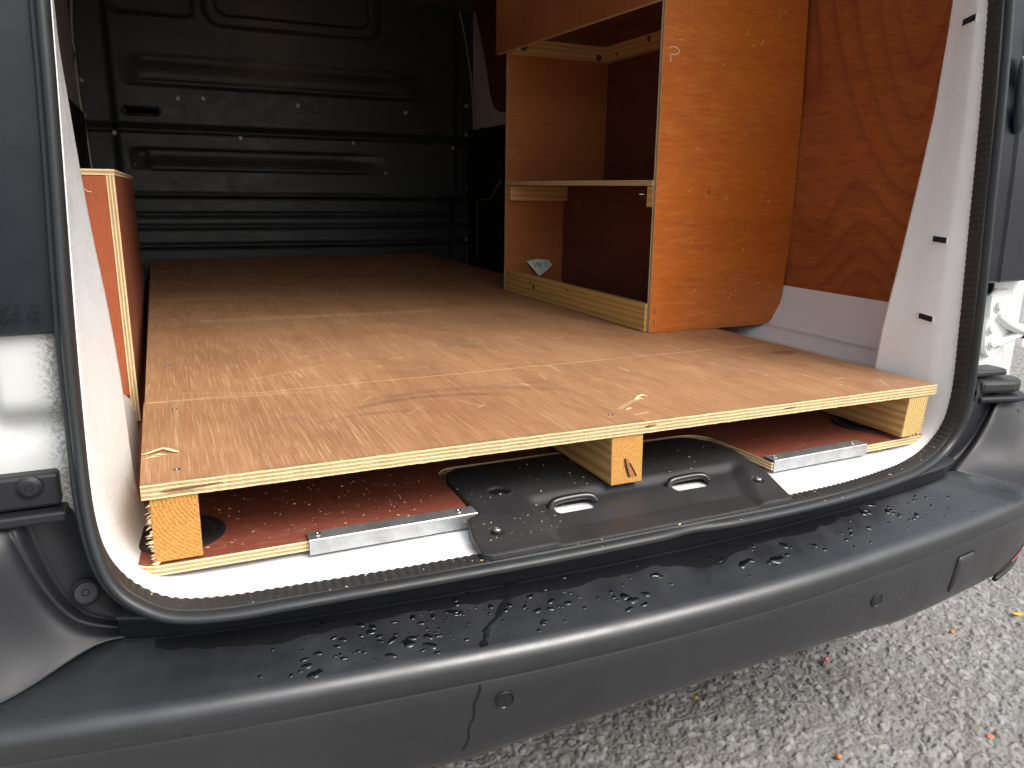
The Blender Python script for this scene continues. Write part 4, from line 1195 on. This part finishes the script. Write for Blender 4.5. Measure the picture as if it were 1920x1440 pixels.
for i in range(60):
    t = random.random()
    sliver(vs, fs, (.0078, .0030 + random.uniform(0, .004), .608 + .070 * t), (-1, -.25, random.uniform(-1.0, .1)), random.uniform(.003, .0085) * (1.1 if .2 < t < .85 else .7), random.uniform(.0003, .0006))
for i in range(14):
    sliver(vs, fs, (.0085 + random.uniform(0, .006), .0030, .6075), (-.8, -.4, random.uniform(-.9, 0)), random.uniform(.004, .009), .0005)
o = mesh_obj("frayed_fibres", vs, fs, MAT['splinter'], b1, kind="stuff")
vs, fs = [], []
for i in range(34):
    sliver(vs, fs, (1.183 + .046 * random.random(), .0030, .6125 + .004 * random.random()), (random.uniform(-.3, .3), -.5, -1), random.uniform(.002, .006), .0006)
for i in range(16):
    sliver(vs, fs, (1.230, .0032, .620 + .05 * random.random()), (1, -.4, random.uniform(-.8, .2)), random.uniform(.002, .005), .0005)
mesh_obj("frayed_fibres", vs, fs, MAT['splinter'], b3, kind="stuff")
def chip(name, pts, w, mat, parent):
    rad = [w * .35] + [w * random.uniform(.7, 1.15) for _ in pts[1:-1]] + [w * .2]
    return tube(name, pts, w, mat, parent, 6, radii=rad, flat=.55)
chip("splinter", [(.0005, .104, .7015), (.010, .106, .7030), (.020, .110, .7045), (.026, .113, .7050)], .0022, MAT['splinter'], s1)
chip("splinter", [(.022, .116, .7045), (.030, .108, .7040), (.036, .103, .7030), (.043, .100, .7012)], .0024, MAT['splinter'], s1)
chip("splinter", [(.002, .088, .7012), (.012, .091, .7018), (.024, .094, .7012)], .0016, MAT['splinter'], s1)
chip("splinter", [(.010, .096, .7010), (.020, .098, .7022), (.029, .096, .7010)], .0016, MAT['splinter'], s1)
chip("splinter", [(.700, .106, .7010), (.708, .110, .7030), (.720, .116, .7035), (.730, .114, .7010)], .0034, MAT['splinter'], s1)
chip("splinter", [(.696, .104, .7008), (.706, .105, .7016), (.716, .107, .7008)], .0022, MAT['splinter'], s1)
chip("splinter", [(.655, .060, .7008), (.662, .064, .7014), (.670, .066, .7008)], .0020, MAT['splinter'], s1)
for x, y in ((.038, .038), (.041, .305), (.0365, .6), (.62, .045), (1.212, .05)):
    disc("deck_screw", (x, y, DZ1 - .0006), (0, 0, 1), [(.0042, 0), (.0040, .0012), (.0020, .0012), (.0016, .0004)], MAT['steel'], s1 if y < .35 else s2, 12)

# ================================================================== SHELF UNIT
unit = thing("shelf_unit", "open two-tier plywood shelf unit with an orange varnished end panel standing on the deck", "shelf unit", (1.24, 1.0, 0.701))
Z0 = 0.7015
MAT['edge_v'] = ply_edge("panel_front_edge", 1, .588, .0125, 3, 2, 0.12)
MAT['edge_far'] = ply_edge("far_panel_edge", 1, 1.395, .012, 5, 2, 0.3)
MAT['edge_shelf'] = ply_edge("shelf_edge", 2, 1.030, .0115, 5, 1, 0.3)
MAT['edge_fascia'] = ply_edge("fascia_edge", 0, 1.032, .011, 3, 1, 0.2)
ep = [(1.053, Z0), (1.384, Z0)] + [(1.405, .7065), (1.422, .718), (1.434, .738), (1.4405, .765)] + [(1.449, .90), (1.4495, 1.0), (1.446, 1.2), (1.434, 1.42), (1.42, 1.60), (1.40, 1.72), (1.046, 1.72), (1.047, 1.42), (1.049, 1.2)]
e = prism("end_panel", ep, 1, .588, .6005, [MAT['varnished'], MAT['edge_v']], unit)
e["label"] = "orange varnished end panel"
for x, z in ((1.194, 1.017), (1.361, 1.019), (1.066, .748), (1.066, .726), (1.316, .823)):
    disc("panel_screw", (x, .588, z), (0, -1, 0), [(.0046, 0), (.0044, .0006), (.0022, .0004), (.0018, -.0006)], MAT['steel'], e, 12)
# pale pencil-like scratch mark near the top corner
mk = catmull([(1.061, .5875, 1.3125), (1.072, .5875, 1.3155), (1.083, .5875, 1.3125), (1.0875, .5875, 1.3070), (1.083, .5875, 1.3020), (1.072, .5875, 1.3000), (1.066, .5875, 1.3005), (1.067, .5875, 1.292), (1.0675, .5875, 1.284)], 4)
tube("scratch_mark", mk, .0009, MAT['chalk'], e, 6)
random.seed(3)
for i in range(26):
    x, z = random.uniform(1.07, 1.40), random.uniform(.74, 1.42); a = random.uniform(-.5, 1.8); l = random.uniform(.004, .016)
    tube("scratch_mark", [(x, .5878, z), (x + l * .5 * math.cos(a) + .001, .5876, z + l * .5 * math.sin(a)), (x + l * math.cos(a), .5878, z + l * math.sin(a))], .0004, MAT['chalk'], e, 4)
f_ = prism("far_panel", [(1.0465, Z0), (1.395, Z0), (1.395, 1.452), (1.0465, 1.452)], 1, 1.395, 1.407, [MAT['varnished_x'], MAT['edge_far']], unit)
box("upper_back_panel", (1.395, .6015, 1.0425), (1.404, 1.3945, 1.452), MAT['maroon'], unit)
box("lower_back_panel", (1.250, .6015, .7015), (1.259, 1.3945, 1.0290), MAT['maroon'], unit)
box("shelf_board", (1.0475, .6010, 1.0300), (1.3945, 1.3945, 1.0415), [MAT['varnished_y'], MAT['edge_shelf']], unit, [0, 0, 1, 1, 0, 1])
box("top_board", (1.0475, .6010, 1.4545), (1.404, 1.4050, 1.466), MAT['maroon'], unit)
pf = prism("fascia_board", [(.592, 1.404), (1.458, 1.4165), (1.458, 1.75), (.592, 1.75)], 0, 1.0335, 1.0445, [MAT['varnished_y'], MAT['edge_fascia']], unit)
bt = box("batten", (1.050, 1.369, .9835), (1.249, 1.394, 1.0290), MAT['pine_x'], unit, bevel=.0012)
box("batten", (1.050, .6015, .9835), (1.249, .6240, 1.0290), MAT['pine_x'], unit, bevel=.0012)
k1 = box("batten", (1.050, 1.369, 1.409), (1.3945, 1.394, 1.4535), MAT['pine_x'], unit, bevel=.0012)
k2 = box("batten", (1.368, .6015, 1.409), (1.3940, 1.3685, 1.4535), MAT['pine_y2'], unit, bevel=.0012)
for (o_, x, y, z, r) in ((k1, 1.085, 1.368, 1.430, .012), (k1, 1.345, 1.368, 1.419, .010)):
    disc("knot", (x, y, z), (0, -1, 0), [(r, -.001), (r * .9, .0006), (r * .4, .0009)], MAT['knot'], o_, 12)
for (y, z, r) in ((1.30, 1.423, .006), (1.13, 1.44, .010), (.96, 1.43, .006)):
    disc("knot", (1.368, y, z), (-1, 0, 0), [(r, -.001), (r * .9, .0006), (r * .4, .0009)], MAT['knot'], k2, 10)
rl = box("front_rail", (1.0475, .6010, .7015), (1.066, 1.3945, .7660), MAT['pine_rail'], unit, bevel=.0015)
rl["label"] = "yellowish timber rail along the bottom"
for (y, z, r) in ((1.19, .735, .008), (.98, .752, .004), (1.21, .748, .004)):
    disc("knot", (1.0475, y, z), (-1, 0, 0), [(r, -.001), (r * .9, .0005), (r * .4, .0008)], MAT['knot'], rl, 10)
tube("nail", [(1.062, .632, 1.0100), (1.050, .633, 1.0105), (1.036, .634, 1.0110)], .0016, MAT['steel'], unit, 6)

# crumpled label lying against the far panel
vv = [(1.112, 1.378, .7945), (1.150, 1.381, .800), (1.187, 1.372, .797), (1.201, 1.370, .781), (1.178, 1.366, .762), (1.150, 1.360, .747), (1.132, 1.368, .770)]
cc = (1.155, 1.366, .779)
n_ = len(vv)
back = [(a + .0004, b_ + .0012, c) for a, b_, c in vv + [cc]]
fl = [(i, (i + 1) % n_, n_) for i in range(n_)]
tag_o = mesh_obj("paper_label", vv + [cc] + back, fl + [(n_ + 1 + b_, n_ + 1 + a, n_ + 1 + c) for a, b_, c in fl] + [(i, n_ + 1 + i, n_ + 1 + (i + 1) % n_, (i + 1) % n_) for i in range(n_)], MAT['paper'])
tag(tag_o, "crumpled white label with green print inside the lower shelf compartment", "label")
def lp(u, v):
    # point on the label, slightly proud
    return (1.125 + .058 * u, 1.3655 - .004 * u, .772 + .018 * v + .004 * u)
for st_ in ([(.10, 1.0), (.20, .1), (.30, 1.0)], [(.38, 1.0), (.38, .1)], [(.46, .1), (.46, 1.0), (.58, .1), (.58, 1.0)], [(.68, 1.0), (.82, 1.0), (.74, .0)], [(.92, .9), (.90, .1), (1.02, .1)]):
    o_ = tube("printed_mark", [lp(*p) for p in st_], .0011, MAT['green_ink'], None, 5)
    o_.parent = tag_o

# ================================================================== LEFT PLY BOX
bx = thing("wheel_arch_box", "narrow red-brown plywood box over the left wheel arch", "plywood box", (-0.10, 1.2, 0.65))
MAT['edge_box_v'] = ply_edge("box_side_edge", 0, -.0285, .0125, 5, 2, 0.2)
MAT['edge_box_t'] = ply_edge("box_top_edge", 2, 1.0305, .0095, 3, 0, 0.2)
box("front_panel", (-.195, .6005, .654), (-.0290, .6125, 1.0300), [MAT['box'], MAT['edge_box_v']], bx, [1, 1, 0, 0, 1, 1])
sp = prism("side_panel", [(.5995, .606), (1.90, .606), (1.90, 1.0300), (.5995, 1.0300)], 0, -.0285, -.0160, [MAT['box_side'], MAT['edge_box_v']], bx)
box("top_panel", (-.195, .5990, 1.0305), (-.0155, 1.90, 1.0400), [MAT['box'], MAT['edge_box_t']], bx, [0, 0, 1, 1, 1, 1])
tube("scratch_mark", [(-.062, .6002, 1.008), (-.058, .5998, 1.004), (-.052, .6002, 1.003)], .0007, MAT['chalk'], bx, 5)

# ================================================================== WALL LININGS
MAT['edge_lin'] = ply_edge("lining_edge", 0, 1.450, .009, 3, 1, 0.3)
ln = thing("wall_lining", "red-brown plywood wall lining with wavy grain behind the right pillar", "wall lining", (1.452, 1.1, 0.75))
prism("lining_sheet", [(.180, .748), (2.05, .752), (2.05, 1.80), (.115, 1.80), (.118, 1.05)], 0, 1.4510, 1.4600, [MAT['lining'], MAT['edge_lin']], ln)
lm = thing("door_lining", "dark maroon plywood lining with a curved edge on the wall beyond the shelf unit", "wall lining", (1.49, 2.3, 1.35))
cv = catmull([(2.80, 1.855), (2.745, 1.76), (2.717, 1.70), (2.65, 1.575), (2.605, 1.46), (2.57, 1.40), (2.53, 1.37), (2.47, 1.352)], 4)
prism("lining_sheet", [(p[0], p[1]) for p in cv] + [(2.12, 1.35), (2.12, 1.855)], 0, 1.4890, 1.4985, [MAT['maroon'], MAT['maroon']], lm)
for y, z in ((2.66, 1.62), (2.63, 1.51), (2.615, 1.43)):
    pass

# ================================================================== WATER ON THE BUMPER
def drop_mesh(vs, fs, pos, nrm_, r, h, elong=1.0, ang=0.0, irr=.25, segs=12):
    nrm_ = Vector(nrm_).normalized()
    a = Vector((1, 0, 0)); a = (a - nrm_ * a.dot(nrm_)).normalized(); b_ = nrm_.cross(a)
    ca, sa = math.cos(ang), math.sin(ang)
    ph = [random.uniform(0, 6.28) for _ in range(3)]
    k = len(vs)
    prof = ((1.0, -.0004), (.93, .35 * h), (.72, .72 * h), (.40, .95 * h))
    for rr, hh in prof:
        for i in range(segs):
            t = 2 * math.pi * i / segs
            q = r * rr * (1 + irr * (.6 * math.sin(2 * t + ph[0]) + .4 * math.sin(3 * t + ph[1]) + .25 * math.sin(5 * t + ph[2])))
            u = q * elong * math.cos(t); v_ = q * math.sin(t)
            u, v_ = u * ca - v_ * sa, u * sa + v_ * ca
            vs.append(tuple(Vector(pos) + a * u + b_ * v_ + nrm_ * hh))
    vs.append(tuple(Vector(pos) + nrm_ * h))
    for j in range(3):
        for i in range(segs):
            u = (i + 1) % segs
            fs.append((k + j * segs + i, k + j * segs + u, k + (j + 1) * segs + u, k + (j + 1) * segs + i))
    for i in range(segs):
        fs.append((k + 3 * segs + i, k + 3 * segs + (i + 1) % segs, k + 4 * segs))
random.seed(21)
vs, fs = [], []
def put_drop(x, y, r, elong=1.0, ang=None, irr=.22):
    z, t = tread(x, y)
    if not (.05 < t < 1.0): return
    dz = (tread(x, y + .003)[0] - tread(x, y - .003)[0]) / .006
    r *= 1.05
    drop_mesh(vs, fs, (x, y, z), (0, -dz, 1), r, min(.0014, r * .30), elong, random.uniform(-.6, .6) if ang is None else ang, irr)
CL = [(.175, -.115, .035, .020, 26), (.245, -.10, .04, .02, 24), (.30, -.115, .02, .018, 18), (.33, -.09, .04, .010, 22), (.42, -.115, .02, .02, 18), (.47, -.10, .03, .02, 14), (.555, -.13, .03, .018, 14), (.60, -.09, .05, .02, 8), (.78, -.115, .03, .02, 8), (.80, -.10, .06, .03, 10), (.96, -.09, .06, .03, 18), (1.06, -.085, .06, .025, 22), (1.15, -.075, .06, .03, 24), (1.22, -.06, .05, .03, 14), (.17, -.06, .04, .012, 14)]
for (cx, cy, sx, sy, n_) in CL:
    for _ in range(int(n_ * 1.4)):
        r = random.choice([.0010, .0013, .0016, .002, .0026, .0034])
        put_drop(random.gauss(cx, sx), random.gauss(cy, sy), r, random.uniform(1.0, 2.2) if r > .0015 else 1.1)
for (x, y, r, el, an) in ((.155, -.125, .0055, 1.5, .5), (.147, -.128, .004, 1.2, 0), (.262, -.118, .006, 1.3, .1), (.285, -.128, .005, 1.5, -.4), (.545, -.128, .0052, 1.4, .1), (.552, -.136, .0055, 1.6, .2), (.575, -.132, .004, 1.8, -.2), (.605, -.108, .0042, 1.7, .1), (.80, -.125, .0070, 1.9, .25), (.745, -.120, .0060, 2.0, .5), (.83, -.105, .0050, 1.5, -.6), (.70, -.10, .004, 1.6, .5), (.88, -.115, .0042, 1.2, 0), (1.02, -.075, .0055, 1.5, -.5), (1.07, -.080, .005, 1.5, -.4), (1.05, -.065, .004, 2.4, -.3), (1.12, -.095, .005, 1.4, -.3), (.255, -.148, .0055, 2.0, .15)):
    put_drop(x, y, r, el, an, .3)
# small beads on the right corner trim
R0 = [np.array(r) for r in TRIM_R]
for _ in range(46):
    i = random.uniform(1.2, 4.2); j = random.uniform(4.8, 6.8)
    a, b_ = int(i), int(j); u, w_ = i - a, j - b_
    g = lambda m, k: R0[m][k]
    p = (g(a, b_) * (1 - u) * (1 - w_) + g(a + 1, b_) * u * (1 - w_) + g(a, b_ + 1) * (1 - u) * w_ + g(a + 1, b_ + 1) * u * w_)
    n_ = np.cross(g(a, b_ + 1) - g(a, b_), g(a + 1, b_) - g(a, b_))
    if n_[1] > 0: n_ = -n_
    drop_mesh(vs, fs, p, n_, random.choice([.0012, .0016, .002]), .0011, 1.0, 0, .1, 8)
dr = mesh_obj("water_drops", vs, fs, MAT['drop'], None, smooth=True, kind="stuff")
fix_normals(dr)
tag(dr, "rain drops scattered over the black bumper step", "water")

# the run of water across the step and down the face, and the wet margin under the seal
def film(name, left, right, off, mat, label):
    rows = []
    for (p, q) in zip(left, right):
        rows.append([p, tuple((np.array(p) * .75 + np.array(q) * .25) + np.array([0, 0, off])), tuple((np.array(p) * .25 + np.array(q) * .75) + np.array([0, 0, off])), q])
    o = loft(name, rows, mat, None, smooth=True)
    tag(o, label, "water")
    return o
def on_step(x, y, e=.0004):
    return (x, y, tread(x, y)[0] + e)
Lp = []; Rp = []
ctr_line = catmull([(.412, -.070), (.404, -.082), (.398, -.090), (.390, -.099), (.378, -.110), (.362, -.122), (.352, -.131), (.347, -.140), (.344, -.147)], 4)
wid = np.interp(np.linspace(0, 1, len(ctr_line)), [0, .12, .2, .30, .45, .6, .75, .9, 1], [.030, .016, .007, .014, .010, .012, .0085, .010, .009])
for i, (p, w_) in enumerate(zip(ctr_line, wid)):
    a = .0022 * math.sin(i * .8) + .0012 * math.sin(i * 1.9 + 1)
    Lp.append(on_step(p[0] - w_ / 2 + a, p[1], .0005)); Rp.append(on_step(p[0] + w_ / 2 + a * .5, p[1], .0005))
film("water_run", Lp, Rp, .0005, MAT['wet'], "dark winding run of water across the middle of the bumper step")
Lp = []; Rp = []
for i, z in enumerate(np.linspace(.466, .372, 20)):
    x = .333 - .0008 * i + .0015 * math.sin(i * .9); w_ = (.0034, .0028, .004, .003)[i % 4]
    p, nn = face_pt(x - w_ / 2, z, .0005); q, _ = face_pt(x + w_ / 2, z, .0005)
    Lp.append(tuple(p)); Rp.append(tuple(q))
rows = [[p, tuple((np.array(p) + np.array(q)) / 2 + np.array([0, -.0005, 0])), q] for p, q in zip(Lp, Rp)]
tag(loft("water_trickle", rows, MAT['wet'], None), "thin trickle of water down the bumper face", "water")
Lp = []; Rp = []
for i, x in enumerate(np.linspace(0.0, 1.02, 130)):
    j = jnt_y(x)
    w_ = (.003 + .012 * float(sstep(0.0, .12, np.array(x)) * (1 - sstep(.86, 1.02, np.array(x))))) * .5 + .006 * float(value_noise(np.array(x), np.array(0.), .06, 2)) + .006 * float(value_noise(np.array(x), np.array(0.), .017, 5)) + .018 * math.exp(-((x - .70) / .05) ** 2) + .008 * math.exp(-((x - .10) / .06) ** 2)
    Lp.append(on_step(x, j - .0035, .0004)); Rp.append(on_step(x, j - .0035 - w_, .0003))
film("wet_margin", Lp, Rp, .0002, MAT['wet'], "wet margin along the back of the bumper step under the seal")

# ================================================================== LITTER
def leaf(x, y, L, W, ang, mat, label, cat, name):
    v = []; f = []
    m = 7
    for i in range(m):
        t = i / (m - 1)
        w_ = W * math.sin(math.pi * min(1, .06 + t * .94)) ** .8
        for s_ in (-1, 0, 1):
            px_ = (t - .5) * L; py_ = s_ * w_
            zz = .012 + .25 * abs(s_) * W + .15 * L * (t - .5) ** 2
            v.append((x + px_ * math.cos(ang) - py_ * math.sin(ang), y + px_ * math.sin(ang) + py_ * math.cos(ang), zz))
    for i in range(m - 1):
        for k in range(2):
            f.append((i * 3 + k, i * 3 + k + 1, i * 3 + k + 4, i * 3 + k + 3))
    o = mesh_obj(name, v, f, mat, None, smooth=True)
    s_ = o.modifiers.new("solid", 'SOLIDIFY'); s_.thickness = .0008
    tag(o, label, cat)
    return o
leaf(1.905, .164, .030, .008, -.4, MAT['leaf_yellow'], "curled yellow leaf lying on the sunlit asphalt at far right", "leaf", "fallen_leaf")
leaf(1.412, -.104, .020, .007, .5, MAT['leaf_orange'], "small orange leaf scrap on the asphalt near the bottom right corner", "leaf", "fallen_leaf")
leaf(.964, .215, .012, .004, .5, MAT['leaf_yellow'], "tiny yellow leaf scrap in the shade below the bumper", "leaf", "fallen_leaf")
def berry(x, y, r, mat, label, grp=None):
    v, f = [], []
    for i in range(1, 6):
        for k in range(10):
            th = math.pi * i / 6; t = 2 * math.pi * k / 10
            rr = r * (1 + .12 * math.sin(3 * t + i))
            v.append((x + rr * math.sin(th) * math.cos(t), y + rr * math.sin(th) * math.sin(t), .011 + r * .8 + rr * .85 * math.cos(th)))
    for i in range(4):
        for k in range(10):
            f.append((i * 10 + k, (i + 1) * 10 + k, (i + 1) * 10 + (k + 1) % 10, i * 10 + (k + 1) % 10))
    f.append(tuple(range(10))); f.append(tuple(range(49, 39, -1)))
    o = mesh_obj("berry", v, f, mat, None, smooth=True); fix_normals(o)
    tag(o, label, "berry")
berry(1.312, .208, .0055, MAT['berry'], "squashed pink-red berry on the asphalt just below the bumper")
berry(1.673, .171, .006, MAT['leaf_orange'], "orange berry on the asphalt below the right parking sensor")
berry(1.097, -.030, .006, MAT['leaf_orange'], "orange berry at the bottom edge of the picture")

# wood crumbs on the liner, the sill cover and caught in the seal
random.seed(5)
vs, fs = [], []
def crumb(x, y, z, s_):
    k = len(vs)
    a = random.uniform(0, 6.28); l = s_ * random.uniform(.8, 2.4); w_ = s_ * random.uniform(.3, .7); h = s_ * random.uniform(.25, .6)
    for (u, v_, t) in ((-1, -1, 0), (1, -.7, 0), (.8, 1, 0), (-.9, .6, 0), (-.5, -.4, 1), (.6, 0, 1)):
        vs.append((x + l * u * math.cos(a) - w_ * v_ * math.sin(a), y + l * u * math.sin(a) + w_ * v_ * math.cos(a), z + h * t))
    for f in ((0, 1, 5, 4), (1, 2, 5), (2, 3, 4, 5), (3, 0, 4), (3, 2, 1, 0)):
        fs.append(tuple(k + i for i in f))
for _ in range(170):
    crumb(random.uniform(.06, .37), random.uniform(.02, .18), LZ1, random.choice([.0004, .0006, .0010]))
for _ in range(80):
    crumb(random.uniform(.90, 1.20), random.uniform(.03, .2), LZ1, random.choice([.0004, .0006]))
for _ in range(90):
    x, y = random.uniform(.39, .86), random.uniform(.02, .14)
    crumb(x, y, .6076, random.choice([.0004, .0006, .0009]))
for _ in range(60):
    x, y = random.uniform(.36, .50), random.uniform(-.09, .02)
    crumb(x, y, .6060, random.choice([.0004, .0006, .0008]))
for _ in range(260):
    i = random.randrange(len(P))
    if P[i][2] > .60: continue
    q = P[i] + A * random.uniform(.003, .024) - Bv[i] * .0035
    crumb(q[0], q[1], q[2], random.choice([.0004, .0006, .0009, .0013]))
for _ in range(70):
    i = random.randrange(len(P))
    if P[i][2] > .595: continue
    q = P[i] + A * random.uniform(.028, .036) - Bv[i] * .0005
    crumb(q[0], q[1], q[2] - .001, random.choice([.0004, .0007, .0010]))
for _ in range(40):
    crumb(random.uniform(.0, 1.2), random.uniform(.02, 1.0), DZ1, random.choice([.0004, .0006, .0010]))
cr = mesh_obj("wood_crumbs", vs, fs, MAT['splinter'], None, kind="stuff")
tag(cr, "pale wood crumbs scattered on the liner, sill cover and seal", "wood crumbs")
